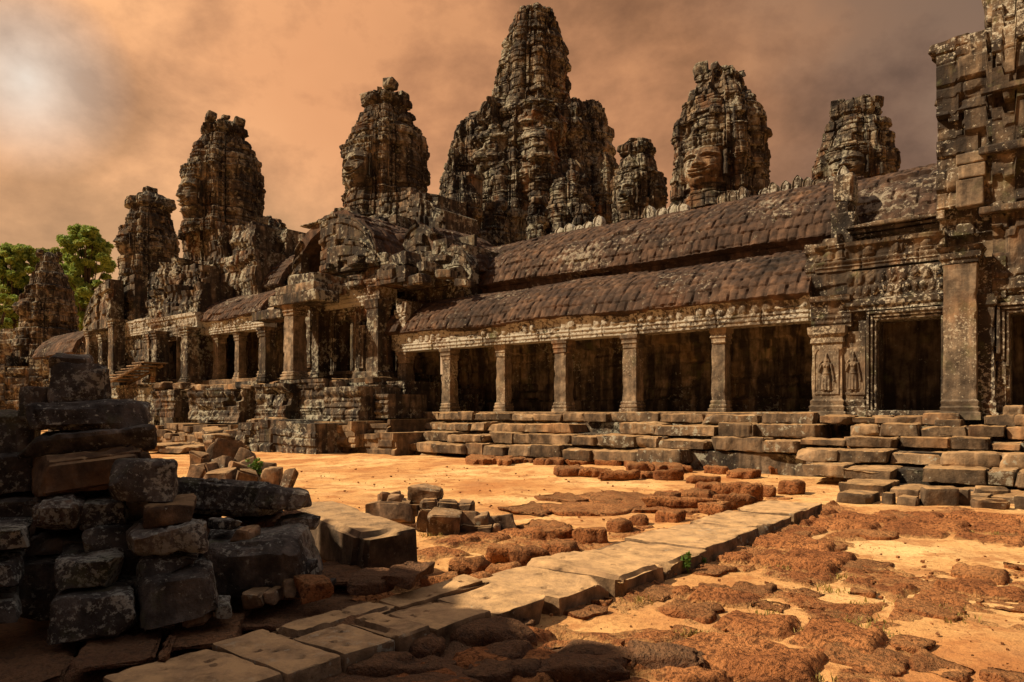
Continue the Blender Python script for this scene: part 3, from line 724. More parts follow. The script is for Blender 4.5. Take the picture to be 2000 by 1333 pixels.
# ---------------------------------------------------------------- trees
def tube(mb, pts, rad, n=7, tint=.5):
    pts = [Vector(p) for p in pts]; rings = []
    for i, p in enumerate(pts):
        d = (pts[min(i + 1, len(pts) - 1)] - pts[max(i - 1, 0)]).normalized()
        a = d.cross(Vector((0.3, 1, 0.2))).normalized(); b = d.cross(a)
        rings.append([p + (a * math.cos(k * 2 * math.pi / n) + b * math.sin(k * 2 * math.pi / n)) * rad[i] for k in range(n)])
    P = np.array([[list(v) for v in r] for r in rings]).transpose(1, 0, 2)
    mb.grid(P, tint, wrap=True)
def leaf_cloud(mb, centres, per, rad, size, seed):
    rn = np.random.RandomState(seed)
    C = np.repeat(np.array(centres), per, axis=0); n = len(C)
    R = np.repeat(np.array(rad), per)
    d = rn.normal(size=(n, 3)); d /= np.linalg.norm(d, axis=1, keepdims=True)
    rr = rn.rand(n) ** 0.45
    p = C + d * (R * rr)[:, None] * np.array([1, 1, .72])
    a = rn.normal(size=(n, 3)); a /= np.linalg.norm(a, axis=1, keepdims=True)
    b = np.cross(a, rn.normal(size=(n, 3))); b /= np.linalg.norm(b, axis=1, keepdims=True)
    s = size * (0.6 + 0.8 * rn.rand(n))[:, None]
    V = np.stack([p - a * s, p + b * s * .5, p + a * s, p - b * s * .5], 1).reshape(-1, 3)
    Q = np.arange(4 * n).reshape(-1, 4)
    tc = np.repeat(rn.rand(len(centres)), per) * .6 + rn.rand(n) * .4
    mb.add(V, Q, np.repeat(tc, 4))
def tree(label, px, t, ptop, pbase, rpx, seed, mat, cat='tree', nb=46, per=150, size=.22, group=None, flat=1.0):
    rn = random.Random(seed)
    x, y, zt = at(px, ptop, t); zb = 0.0; R = rpx / FPX * t
    zc0 = EYE + (HZ - pbase) / FPX * t
    o = thing('broadleaf_tree', label, cat, (x, y, zb), group)
    m = MB(); Hh = zt - zb
    tube(m, [(x, y, zb), (x + .2, y, zb + Hh * .35), (x - .2, y + .2, zb + Hh * .6), (x + .1, y, zb + Hh * .92)], [.5, .42, .3, .06], 9)
    cen = []; rad = []
    for i in range(nb):
        f = rn.random(); zz = zc0 + (zt - zc0) * f
        prof = math.sqrt(max(0.05, 1 - ((f - .42) / .62) ** 2))
        a = rn.uniform(0, 6.28); r = R * prof * rn.uniform(.25, 1.0)
        c = (x + math.cos(a) * r, y + math.sin(a) * r * .8, zz - .4)
        cen.append(c); rad.append(R * rn.uniform(.10, .24))
        if i % 2 == 0:
            z1 = zb + Hh * rn.uniform(.3, .65)
            tube(m, [(x, y, min(z1, zz - .5)), ((x * .5 + c[0] * .5), (y + c[1]) / 2, (z1 + zz) / 2 - .2), c], [.16, .1, .03], 5)
    part('trunk', m, M_bark, o, smooth=True)
    m = MB(); leaf_cloud(m, cen, per, rad, size, seed); part('crown', m, mat, o)
def build_trees():
    tree('round bright green tree standing between the conical tower and the flared cap tower', 168, 92, 438, 640, 60, 3, M_leaf, nb=130, per=330)
    tree('pale green tree at the left edge of the photo, top level with the conical tower', 28, 95, 478, 640, 58, 4, M_leaf, nb=120, per=320)
    tree('darker low tree behind the conical tower, between the two lighter trees', 96, 100, 484, 660, 56, 5, M_leafd, nb=110, per=300)
    tree('small treetop showing above the left gallery roof, right of the stump', 566, 110, 486, 560, 16, 6, M_leaf, nb=16, per=90)
    tree('dark tree low at the left frame edge beneath the pale one', -8, 84, 560, 700, 40, 8, M_leafd, nb=30)
# ---------------------------------------------------------------- ground
def build_ground():
    def axis(lo, hi, a, b, step, far):
        mid = np.arange(a, b + 1e-6, step)
        left = a - np.geomspace(step, a - lo, 26)[::-1]; right = b + np.geomspace(step, hi - b, 26)
        return np.concatenate([left, mid, right])
    X = axis(-900, 900, -16, 16, .11, 0); Y = axis(-900, 1200, 1.0, 31, .11, 0)
    x, y = np.meshgrid(X, Y, indexing='ij')
    near = sst(60, 20, np.hypot(x, y - 12))
    z = near * (0.05 * fbm(x / 2.5, y / 2.5, 0, 3, 5) + 0.022 * fbm(x / .5, y / .5, 0, 3, 6) - 0.020 * np.clip(vnoise(x / .22, y / .26, 0, 8), 0, 1))
    u, v = (x - CX) * UX + (y - CY) * UY, (x - CX) * VX + (y - CY) * VY
    z = z + near * 0.10 * sst(-8, -4, v) * sst(4, -2, u)
    z = np.where(near < .01, -0.02, z)
    m = MB(); m.grid(np.stack([x, y, z], -1), .5)
    single('ground', m, M_sand, 'orange sand and bare earth of the temple court', 'ground', (0, 0, 0), smooth=True, kind='structure')

# ---------------------------------------------------------------- architectural pieces
def square_shaft(mb, u, v, z0, prof, seed, seg=8, rough=.016, res=.06, tint=None):
    if tint is None: tint = .25 + .6 * float(hsh(seed, 77, seed=3))
    """square-plan shaft following (height, half width) pairs"""
    H = prof[-1][0]
    zs = np.unique(np.concatenate([np.linspace(0, H, max(3, int(H / res))), [p[0] for p in prof], [p[0] + .004 for p in prof[:-1]]]))
    hw = np.interp(zs, [p[0] for p in prof], [p[1] for p in prof])
    per = []
    for k in range(4):
        for i in range(seg):
            f = i / seg * 2 - 1
            per.append([(f, -1), (1, f), (-f, 1), (-1, -f)][k])
    per = np.array(per); n = len(per)
    U = per[:, None, 0] * hw[None, :]; V = per[:, None, 1] * hw[None, :]; Z = np.broadcast_to(zs[None, :], U.shape)
    ns = fbm((U + u) * 3, (V + v) * 3, Z * 3 + seed, 3, seed) * rough * 2
    corner = (np.abs(per[:, 0]) > .98) & (np.abs(per[:, 1]) > .98)
    chip = np.clip(vnoise((U + u) * 2.3, (V + v) * 2.3, Z * 4 + seed, seed + 2), 0, 1) * corner[:, None] * .05
    k = 1 + (ns - chip) / np.maximum(hw[None, :], .05)
    P = W(u + U * k, v + V * k, z0 + Z)
    mb.grid(P, .5 if tint is None else tint, wrap=True)
    cap = W(u, v, z0 + H)
    top = P[:, -1]; ringc = np.broadcast_to(cap, top.shape)
    mb.grid(np.stack([top, ringc], 1), .5, wrap=True)
def column(th, u, v, z0, z1, hw, seed, mat=None):
    H = z1 - z0; mt = mat or M_col
    m = MB(); square_shaft(m, u, v, z0 + .36, [(0, hw * 1.02), (H - .36 - .48, hw * .97)], seed)
    c = part('column', m, mt, th)
    m = MB(); square_shaft(m, u, v, z0, [(0, hw * 1.32), (.10, hw * 1.32), (.12, hw * 1.16), (.17, hw * 1.26), (.22, hw * 1.26), (.25, hw * 1.10), (.29, hw * 1.16), (.33, hw * 1.14), (.36, hw * 1.03)], seed + 1, res=.03)
    part('column_base', m, mt, c)
    m = MB(); square_shaft(m, u, v, z1 - .48, [(0, hw * .98), (.04, hw * 1.10), (.09, hw * 1.04), (.16, hw * 1.06), (.20, hw * 1.20), (.26, hw * 1.12), (.32, hw * 1.16), (.36, hw * 1.30), (.48, hw * 1.34)], seed + 2, res=.03)
    part('capital', m, mt, c)
    return c
def vault(mb, u0, u1, prof, seed, rib=.29, row=.44, res=.055, thick=.25, amp=.012, flipv=False, sag=.08, tseed=0):
    """tile-carved stone vault running along U; prof = [(v,z)...] from eave to ridge"""
    pv = np.array([p[0] for p in prof]); pz = np.array([p[1] for p in prof])
    # smooth the profile
    sl = np.concatenate([[0], np.cumsum(np.hypot(np.diff(pv), np.diff(pz)))]); L = sl[-1]
    ss = np.linspace(0, L, 60); vv = np.interp(ss, sl, pv); zz = np.interp(ss, sl, pz)
    for _ in range(6):
        vv[1:-1] = (vv[:-2] + 2 * vv[1:-1] + vv[2:]) / 4; zz[1:-1] = (zz[:-2] + 2 * zz[1:-1] + zz[2:]) / 4
    dv = np.gradient(vv, ss); dz = np.gradient(zz, ss); ln = np.hypot(dv, dz); nv = -dz / ln; nz = dv / ln
    def fr(a, b, h):
        s = b
        bv = np.interp(s, ss, vv); bz = np.interp(s, ss, zz); a_v = np.interp(s, ss, nv); a_z = np.interp(s, ss, nz)
        return W(a, bv + a_v * h, bz + a_z * h + sag * .8 * vnoise(a / 3.1, 0, 0, seed + 7))
    def hf(a, b):
        wob = .10 * vnoise(a / 1.6, b / 2, 0, seed + 1) + .025 * vnoise(a / .5, b / .7, 2, seed + 11)
        ci = np.floor((b + wob) / row); cf = (b + wob) / row - ci
        bs = rib * (2 + np.floor(3 * hsh(ci, 4, seed=seed)))
        x = a + .06 * vnoise(a / 2, b / .6, 1, seed) + rib * np.floor(8 * hsh(ci, seed=seed)) * .5
        bi = np.floor(x / bs); bf = x / bs - bi
        ri = (x / rib) - np.floor(x / rib)
        h = .068 * (np.abs(np.sin(math.pi * ri)) ** .4)
        lift = hsh(ci, bi, seed=seed + 2)
        h = h + amp * (lift - .5) * 2 - .03 * (cf - .5)
        h = np.where(lift > .965, h + .03, h); h = np.where(lift < .02, h - .07, h)
        dj = np.minimum(np.minimum(cf, 1 - cf) * row, np.minimum(bf, 1 - bf) * bs)
        h = h - .045 * (1 - sst(0, .03, dj))
        h = h + .03 * fbm(a * 1.6, b * 1.6, 0, 3, seed + 3)
        return h, hsh(ci, bi, seed=seed + 5)
    relief(mb, lin(u0, u1, res), lin(0, L, res), fr, hf, thick)
def frieze(mb, u0, u1, v, z0, z1, seed, thick=.7, res=.045, flower=.34):
    """carved entablature: mouldings below, a row of lotus bosses, cornice above"""
    H = z1 - z0
    def hf(a, b):
        f = (b - z0) / H
        h = np.interp(f, [0, .10, .11, .19, .20, .27, .28, .36, .37, .60, .74, .82, .83, 1.0], [0, .0, .03, .04, .01, .02, .05, .07, .03, .05, .09, .11, .17, .19])
        w = .045 * vnoise(a / 2.3, 0, 0, seed)
        bi = np.floor((a + w) / flower); bf = (a + w) / flower - bi
        boss = np.sqrt(np.clip(1 - ((bf - .5) / .42) ** 2 - ((f - .58) / .20) ** 2, 0, 1))
        keep = hsh(bi, seed=seed + 3)
        h = h + boss * .085 * (keep > .40) * (.4 + .7 * keep)
        bead = np.abs(np.sin(a * math.pi / .11)) * ((f > .20) & (f < .27))
        h = h + bead * .018
        blk = np.floor(a / 1.35 + .3 * np.floor(f * 2.2)); bk = a / 1.35 + .3 * np.floor(f * 2.2) - blk
        h = h + .035 * (hsh(blk, np.floor(f * 2.2), seed=seed) - .5) - .05 * (1 - sst(0, .025, np.minimum(bk, 1 - bk) * 1.35))
        er = fbm(a / .5, b / .5, 0, 4, seed + 6)
        h = h + .06 * er - .14 * sst(.12, .5, fbm(a / 1.1, b / .6, 3, 2, seed + 9)) * (f > .5)
        return h, .4 + .5 * hsh(blk, np.floor(f * 2.2), seed=seed + 1)
    relief(mb, lin(u0, u1, res), lin(z0, z1, res * .8), fr_front(v), hf, thick)
def moulded(mb, u0, u1, v, z0, z1, seed, thick=1.5, res=.05, amp=.16, top=None):
    """moulded plinth face: torus and fillet bands, cracked into blocks"""
    H = z1 - z0
    def hf(a, b):
        f = (b - z0) / H
        h = amp * np.interp(f, [0, .17, .18, .24, .27, .34, .36, .44, .47, .54, .57, .64, .67, .76, .80, .86, .87, 1], [1.0, 1.0, .75, .9, .9, .7, .35, .55, .6, .35, .35, .6, .55, .35, .7, .95, 1.05, 1.05])
        m_, t = masonry(a, b, seed, ch=H / 5.0, bl=1.0, amp=.05, joint=.05, miss=.05)
        h = h + m_ + .03 * fbm(a / .3, b / .3, 0, 3, seed) * 1.5
        h = h - .14 * sst(.15, .55, fbm(a / 1.2, b / .8, 1, 2, seed + 4))
        bead = np.abs(np.sin(a * math.pi / .16)) * (((f > .24) & (f < .34)) | ((f > .57) & (f < .64)))
        return h + bead * .03, t
    relief(mb, lin(u0, u1, res), lin(z0, z1, res), fr_front(v), hf, thick)
def door_frame(th, u0, u1, v, z0, z1, w, seed, name='door_frame', mat=None, sill=True, broken=False):
    """nested mouldings round an opening u0..u1, z0..z1, standing proud of plane v"""
    m = MB()
    for k in range(3):
        o0 = w * k / 3; o1 = w * (k + 1) / 3 - .012; d = .05 + .05 * k
        zb = z0 if not broken else z0 + (z1 - z0) * (.50 + .06 * k)
        boxm(m, u0 - o1, u0 - o0, v - d, v + .25, zb, z1 + o0, res=.12, seed=seed + k, rough=.006, bev=.02, tint=.6)
        boxm(m, u1 + o0, u1 + o1, v - d, v + .25, z0, z1 + o0, res=.12, seed=seed + 10 + k, rough=.006, bev=.02, tint=.6)
        boxm(m, u0 - o1, u1 + o1, v - d, v + .25, z1 + o0 + .004, z1 + o1, res=.12, seed=seed + 20 + k, rough=.006, bev=.02, tint=.6)
    if sill: boxm(m, u0 - w, u1 + w, v - .2, v + .3, z0 - .16, z0 - .004, res=.12, seed=seed + 31, rough=.01, tint=.7)
    return part(name, m, mat or M_gate, th)
def figure_relief(s, t):
    """standing dancer in low relief; s -1..1 across, t 0..1 up"""
    h = 0.0
    h = np.maximum(h, .9 * np.sqrt(np.clip(1 - (s / .17) ** 2 - ((t - .80) / .060) ** 2, 0, 1)))              # head
    h = np.maximum(h, .7 * np.sqrt(np.clip(1 - (s / (.24 * np.clip((1.02 - t) / .20, 0.05, 1))) ** 2, 0, 1)) * (t > .84) * (t < 1.0))   # tall crown
    h = np.maximum(h, .5 * ((np.abs(np.abs(s) - .20) < .06) & (t > .745) & (t < .85)))                          # ear pendants
    tw = np.interp(t, [.48, .56, .66, .72, .745, .77], [.30, .22, .30, .42, .36, .10])
    h = np.maximum(h, .85 * np.sqrt(np.clip(1 - (s / tw) ** 2, 0, 1)) * (t > .47) * (t < .77))
    for sg in (-1, 1): h = h + .35 * np.sqrt(np.clip(1 - ((s - sg * .15) / .12) ** 2 - ((t - .665) / .034) ** 2, 0, 1))
    sk = np.interp(t, [.06, .10, .30, .48, .50], [.52, .50, .40, .32, .30])
    fold = .12 * np.cos(s * 22) * sst(.5, .2, t)
    h = np.maximum(h, (.8 * np.sqrt(np.clip(1 - (s / sk) ** 2, 0, 1)) + fold) * (t > .06) * (t < .50))
    h = h + .12 * ((t > .46) & (t < .50) & (np.abs(s) < .34))
    la = np.interp(t, [.30, .45, .60, .72], [.66, .58, .46, .40])                                              # hanging arm
    h = np.maximum(h, .6 * np.sqrt(np.clip(1 - ((s - la) / .09) ** 2, 0, 1)) * (t > .28) * (t < .73))
    ra = np.interp(t, [.52, .58, .64, .72], [-.62, -.60, -.50, -.40]); h = np.maximum(h, .6 * np.sqrt(np.clip(1 - ((s - ra) / .09) ** 2, 0, 1)) * (t > .53) * (t < .73))
    rb = np.interp(t, [.53, .62, .72, .80], [-.62, -.66, -.58, -.42]); h = np.maximum(h, .55 * np.sqrt(np.clip(1 - ((s - rb) / .08) ** 2, 0, 1)) * (t > .54) * (t < .80))
    for sg in (-1, 1): h = np.maximum(h, .6 * np.sqrt(np.clip(1 - ((s - sg * .20) / .15) ** 2 - ((t - .035) / .03) ** 2, 0, 1)))
    return h
def dancer(th, uc, v, z0, H, hw, seed, mat):
    m = MB()
    def hf(a, b):
        s = (a - uc) / hw; t = (b - z0) / H
        r = hw * .34 * figure_relief(s, t)
        arch = np.sqrt(np.clip(1 - (np.clip(s, -1, 1) / .98) ** 2, 0, 1)) * .30 + .80
        frame = np.where((np.abs(s) > .93) | (t > arch + .1) | (t < 0), .022, 0.0)
        return r + frame + .008 * fbm(a * 12, b * 12, 0, 3, seed), np.full(a.shape, .6)
    relief(m, lin(uc - hw * 1.05, uc + hw * 1.05, .018), lin(z0 - .06, z0 + H * 1.12, .018), fr_front(v - .004), hf, .02)
    return part('carved_dancer', m, mat, th, label='carved standing woman with a tall crown in low relief')
def finial_row(th, u0, u1, v, zf, n, seed, hgt=.56):
    rn = random.Random(seed)
    for i in range(n):
        u = u0 + (u1 - u0) * (i + .5) / n; w = (u1 - u0) / n * .47; h = hgt * rn.uniform(.5, 1.1); z = zf(u)
        if rn.random() < .16: continue
        m = MB(); A = np.linspace(-1, 1, 17); B = np.linspace(0, 1, 15)
        a, b = np.meshgrid(A, B, indexing='ij')
        prof = np.interp(b, [0, .12, .5, .72, .88, 1], [.8, .95, 1, .84, .5, .06])
        hh = .05 * np.sqrt(np.clip(1 - a ** 2 - (b - .45) ** 2 * 3, 0, 1)) + .05 * (np.abs(a) > .72) + .02 * fbm(a * 3 + i * 7, b * 3, 0, 2, seed + i)
        ln_ = rn.uniform(-.06, .06)
        F = W(u + a * prof * w + ln_ * b, v - .10 - hh, z + b * h); Bk = W(u + a * prof * w + ln_ * b, v + .12 + hh * .3, z + b * h)
        t = rn.random()
        m.grid(F, t); m.grid(Bk[::-1], t)
        for sl in (np.s_[0, :], np.s_[:, -1]): m.grid(np.stack([F[sl], Bk[sl]], 0), t)
        for sl in (np.s_[-1, :],): m.grid(np.stack([Bk[sl], F[sl]], 0), t)
        part('ridge_finial', m, M_frieze, th)
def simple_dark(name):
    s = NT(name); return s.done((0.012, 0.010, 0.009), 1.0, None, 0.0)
M_dark = simple_dark('opening_shade')  # flat black standing in for the shade inside openings

V_EAVE = [(-.60, 0), (-.56, .10), (-.32, .52), (.2, 1.0), (.9, 1.38), (1.6, 1.62), (2.25, 1.75)]
V_MAIN = [(1.95, 0), (2.0, .10), (2.2, .62), (2.7, 1.22), (3.4, 1.78), (4.2, 2.22), (5.0, 2.45)]
def roofs(th, u0, u1, dz, seed, up0=None, up1=None, low=True, v_up=0.0):
    up0 = u0 if up0 is None else up0; up1 = u1 if up1 is None else up1
    if low:
        m = MB(); vault(m, u0, u1, [(v, 4.97 + dz + z) for v, z in V_EAVE], seed); part('lower_roof', m, M_roof, th)
    m = MB(); wall(m, up0, up1, 6.62 + dz, 7.10 + dz, 2.18 + v_up, res=.08, thick=.5, seed=seed + 3, ch=.24, amp=.04)
    part('clerestory_wall', m, M_roof, th)
    m = MB(); vault(m, up0, up1, [(v + v_up, 7.06 + dz + z) for v, z in V_MAIN], seed + 5, row=.46); part('upper_roof', m, M_roof, th)
    # rear slope so the roof has a back
    m = MB(); vault(m, up0, up1, [(10.0 - v + v_up, 7.06 + dz + z) for v, z in V_MAIN][::-1], seed + 6, row=.5, res=.16); part('rear_roof', m, M_roof, th)

def build_gallery(name, label, u0, u1, dz, cols, seed, hw=.235, floor=1.65, inner=True, ridge=None, up0=None, up1=None, finials=()):
    base = W((u0 + u1) / 2, 1.5, 0.0)
    th = thing(name, label, 'gallery', base)
    fl = floor + dz
    m = MB(); boxm(m, u0, u1, -.62, 3.2, fl - .5, fl, res=.2, seed=seed, rough=.015); part('floor', m, M_plinth, th)
    m = MB()
    def stain(a, b): return .05 * fbm(a / .35, b / .35, 0, 3, seed) + .16 * (np.abs(((a / 2.3) % 1) - .5) < .13) + .10 * (((b - fl) < .5) | ((b - fl) > 2.5))
    wall(m, u0 - (6 if dz else 0), u1, fl, 5.6 + dz, 3.0, res=.10, thick=.6, seed=seed + 9, ch=.42, bl=.9, amp=.05, joint=.07, miss=.02, extra=stain); part('back_wall', m, M_inner, th)
    for i, u in enumerate(cols): column(th, u, .05 * math.sin(i * 2.3 + seed), fl, 4.22 + dz, hw * (1 + .10 * math.sin(i * 1.9 + 1)), seed * 13 + i)
    m = MB(); frieze(m, u0, u1, -.36, 4.22 + dz, 5.02 + dz, seed + 2); part('carved_frieze', m, M_frieze, th)
    roofs(th, u0, u1, dz, seed + 20, up0, up1)
    for k, (a, b, n) in enumerate(finials): finial_row(th, a, b, 4.95, lambda u: 9.46 + dz, n, seed + 70 + k)
    return th

def build_temple():
    # ---- long gallery on the right
    cu = [uat(p, 0.0) for p in (793, 880, 983, 1102, 1237, 1407)]
    uL, uR = uat(748, 0), uat(1592, 0)
    g = build_gallery('long_gallery', 'long columned gallery with a two tier tiled stone roof on the right half', uL + 1.2, uR, 0.0, cu, 3,
                      up0=uat(905, 3.4), up1=uat(1640, 2.0), finials=((uat(1088, 5), uat(1182, 5), 5), (uat(1262, 5), uat(1350, 5), 4), (uat(1405, 5), uat(1660, 5), 12)))
    # broken step of the lower roof at its left end, standing stub with a small figure
    m = MB(); vault(m, uL, uL + 1.7, [(v * .9 - .2, 5.05 + z * .95) for v, z in V_EAVE], 66); part('roof_end', m, M_roof, g)
    m = MB(); frieze(m, uL, uL + 1.35, -.30, 4.30, 5.06, 67); part('carved_frieze', m, M_frieze, g)
    m = MB(); wall(m, uL + 1.45, uL + 2.0, 5.0, 6.5, -.55, res=.06, thick=1.8, seed=71, ch=.34, amp=.10, top=ragged(5, 6.5, .5, .3)); part('gable_stub', m, M_frieze, g)
    m = MB(); boxm(m, uL - .2, uL + 1.4, .0, 2.6, 1.8, 3.35, seed=72, rough=.03, res=.12); part('raised_sill', m, M_temple, g)
    m = MB(); wall(m, uL - .5, uL + 1.8, 3.3, 4.4, 1.2, res=.1, seed=73); part('end_wall', m, M_inner, g)
    column(g, uat(746, 0) + .25, -.05, 3.25, 4.34, .2, 470)
    for k in range(4):      # inner steps seen behind the first column
        m = MB(); boxm(m, uL + 1.9, uL + 3.6, 1.0 + .45 * k, 1.44 + .45 * k, 1.65, 1.9 + .26 * k, seed=80 + k, res=.15); part('inner_step', m, M_temple, g)

    # ---- entrance pavilion with carved dancers, right
    p = thing('entrance_pavilion', 'carved entrance pavilion with two dancers, a square doorway and a tall smooth pilaster', 'pavilion', W(4.5, 1, 0))
    v0 = -.42
    A = lambda px, v=v0: uat(px, v)
    Z = lambda px, py, v=v0: zat(px, py, v)
    zf = Z(1770, 818); zt = Z(1770, 622)
    d0, d1 = A(1712), A(1838)
    uE = A(1905); uF = A(1963)
    m = MB()
    wall(m, A(1640), uF, zf - .35, Z(1770, 520), v0 + .12, res=.05, seed=21, ch=.40, bl=.9, amp=.035, thick=.7, holes=((d0, d1, zf + .22, zt),))
    part('wall', m, M_gate, p)
    pl0, pl1 = A(1592), A(1640)
    m = MB()
    square_shaft(m, (pl0 + pl1) / 2, v0 + .33, zf + .02, [(0, .50), (.16, .50), (.18, .44), (.30, .47), (.34, .42), (.46, .45), (.52, .395), (2.02, .39), (2.06, .44), (2.2, .42), (2.3, .50), (2.5, .50)], 31, seg=14, res=.05)
    pr = part('dancer_pillar', m, M_col, p)
    dancer(pr, (pl0 + pl1) / 2, v0 - .072, zf + .72, 1.06, .30, 8, M_col)
    q0, q1 = A(1650), A(1683)
    m = MB(); square_shaft(m, (q0 + q1) / 2, v0 + .34, zf, [(0, .42), (.16, .42), (.18, .36), (.30, .39), (.34, .34), (.46, .37), (.52, .30), (2.35, .30)], 32, seg=12, res=.05)
    pr = part('dancer_pilaster', m, M_gate, p)
    dancer(pr, (q0 + q1) / 2, v0 + .025, zf + .70, 1.10, .28, 9, M_col)
    door_frame(p, d0, d1, v0 + .02, zf + .22, zt, .24, 40)
    m = MB(); boxm(m, d0 - 1.2, d1 + .3, v0 + 1.7, v0 + 1.9, zf - .2, zt + .3, res=.3, tint=.2); part('room_back_wall', m, M_inner, p)
    m = MB(); boxm(m, A(1640), uF, v0 + .2, v0 + 3, zf - .5, zf + .02, res=.3); part('floor', m, M_plinth, p)
    m = MB(); boxm(m, d0 - .5, d1 + .5, v0 - .12, v0 + .1, zf, zf + .05, res=.12, seed=44); boxm(m, d0 - .45, d1 + .4, v0 - .10, v0 + .2, zf + .05, zf + .2, res=.12, seed=45, rough=.01); part('sill', m, M_gate, p)
    pc = (A(1846, -.7) + A(1903, -.7)) / 2
    m = MB(); zP = Z(1876, 515, -.7)
    square_shaft(m, pc, -.42, zf - .02, [(0, .44), (.18, .44), (.20, .39), (.30, .42), (.34, .375), (.45, .40), (.5, .355), (zP - zf - .12, .34), (zP - zf, .36)], 33, seg=14, rough=.008)
    part('tall_pilaster', m, M_col, p)
    m = MB(); square_shaft(m, pc, -.42, zP, [(0, .38), (.10, .40), (.12, .44), (.24, .46), (.26, .40), (.4, .5)], 34, seg=12, res=.03); part('capital', m, M_gate, p)
    # carved lintel zone over the door
    m = MB()
    def garland(a, b):
        f = (b - Z(1770, 622)) / (Z(1770, 520) - Z(1770, 622))
        h = .10 * np.interp(f, [0, .08, .09, .2, .21, .3, .31, .42, .43, 1.0], [0, .1, .8, .9, .4, .5, 1.1, 1.2, .6, .7])
        h = h + .06 * np.sqrt(np.clip(1 - (((a / .26) % 1 - .5) / .40) ** 2 - ((f - .84) / .12) ** 2, 0, 1)) + .05 * np.sqrt(np.clip(1 - (((a / .19 + .4) % 1 - .5) / .42) ** 2 - ((f - .60) / .10) ** 2, 0, 1)) + .05 * fbm(a / .16, b / .16, 0, 3, 77) * (f > .45)
        return h + .04 * fbm(a * 4, b * 4, 0, 3, 5), .5 + .3 * vnoise(a, b, 0, 3)
    relief(m, lin(A(1655), pc - .36, .035), lin(zt + .28, Z(1770, 520), .035), fr_front(v0 + .02), garland, .2)
    part('carved_lintel', m, M_gate, p)
    m = MB(); frieze(m, A(1592), pc - .36, v0 + .05, Z(1700, 522), Z(1700, 470), 36, thick=.8); part('cornice', m, M_gate, p)
    # bay to the left of the pavilion door over the dancer pillar
    m = MB(); frieze(m, A(1585), A(1662), v0 - .02, zf + 2.5, zf + 3.35, 37); part('carved_frieze', m, M_gate, p)
    m = MB(); wall(m, A(1572), A(1662), zf + 3.3, Z(1640, 470), v0 + .06, res=.05, seed=39, ch=.34, amp=.08, thick=1.0, top=ragged(8, Z(1640, 455), .35, .3)); part('corner_blocks', m, M_gate, p)
    # stepped upper wall, roof behind and its broken gable
    m = MB(); wall(m, A(1640), A(1935), Z(1760, 520), Z(1760, 440), .45, res=.06, seed=41, ch=.33, bl=.8, amp=.07, thick=1.0); part('upper_wall', m, M_gate, p)
    ra, rb = uat(1640, 1.6), uat(1905, 1.6)
    m = MB(); vault(m, ra, rb, [(1.0, 6.55), (1.05, 6.7), (1.25, 7.3), (1.7, 7.95), (2.4, 8.55), (3.2, 8.95), (4.0, 9.15)], 55, row=.42, rib=.34); part('upper_roof', m, M_roof, p)
    m = MB(); vault(m, ra, rb, [(4.0, 9.15), (4.8, 8.95), (5.6, 8.55), (6.3, 7.95), (6.8, 6.7)], 56, row=.5, res=.2); part('rear_roof', m, M_roof, p)
    m = MB()
    for k, (py0, py1, w_) in enumerate(((400, 345, .34), (470, 418, .42), (440, 400, .26))):
        vv = .75 + .3 * (k == 0)
        add_stone(m, *W(uat(1652, vv), vv, zat(1652, py0, vv)), w_ * 1.5, .7, zat(1652, py1, vv) - zat(1652, py0, vv), YAW, 90 + k, rough=.05, bev=.06, res=.08, warp=.08)
    part('broken_gable', m, M_gate, p)
    # cornice bands stepping under the roof
    m = MB()
    for k in range(3): boxm(m, A(1640), A(1835), .30 - .10 * k, 1.4, Z(1760, 441 - 9 * k), Z(1760, 434 - 9 * k), seed=95 + k, res=.14, rough=.03, amp=.03)
    part('upper_cornice', m, M_gate, p)

    # ---- corner tower at the right frame edge
    c = thing('corner_tower', 'massive ruined block tower rising out of frame at the right edge', 'tower', W(8, 2, 0))
    vt = -.20
    uA = uat(1828, vt); uB = uat(1938, vt); uC = uat(2000, vt) + 4.5
    z6 = lambda px, py: zat(px, py, vt)
    br0, br1 = uat(1972, vt), uat(1972, vt) + 1.25
    zd = z6(1985, 612)
    def carve(a, b):
        return .06 * sst(.1, .5, fbm(a / 1.1, b / 1.1, 0, 2, 61)) - .09 * sst(.15, .5, fbm(a / .9, b / .5, 4, 2, 62)) + .03 * np.sign(np.sin(b * 4.1)) * sst(0, .3, fbm(a / 2, b / 3, 7, 2, 63))
    m = MB(); wall(m, uA, uB, z6(1880, 420), z6(1880, 62), vt, res=.045, thick=2.6, seed=51, ch=.46, bl=1.0, amp=.055, joint=.05, extra=carve,
                   top=lambda a: np.where(a < uat(1866, vt), z6(1850, 88), np.where(a < uat(1928, vt), z6(1900, 66), z6(1930, 105))))
    part('wall', m, M_gate, c)
    m = MB(); wall(m, uB, uC, zd + .5, z6(1960, -60), vt - .12, res=.05, thick=2.8, seed=52, ch=.48, bl=1.1, amp=.055, joint=.05, extra=carve,
                   top=lambda a: np.where(a < uat(1962, vt), z6(1950, 8), np.where(a < uat(1985, vt), z6(1975, 25), z6(1990, -60))))
    part('upper_wall', m, M_gate, c)
    m = MB(); wall(m, uat(1905, vt), uC, zf - .4, zd + .5, vt - .05, res=.05, thick=.8, seed=53, ch=.44, bl=.95, amp=.05, joint=.05, holes=((br0, br1, zf, zd),)); part('lower_wall', m, M_gate, c)
    m = MB(); wall(m, uat(1835, .1), uat(1938, .1), z6(1880, 520), z6(1880, 420), .12, res=.05, thick=1.5, seed=54, ch=.40, amp=.09, extra=carve); part('setback_wall', m, M_gate, c)
    fr_ = door_frame(c, br0, br1, vt - .10, zf, zd, .26, 140, broken=True)
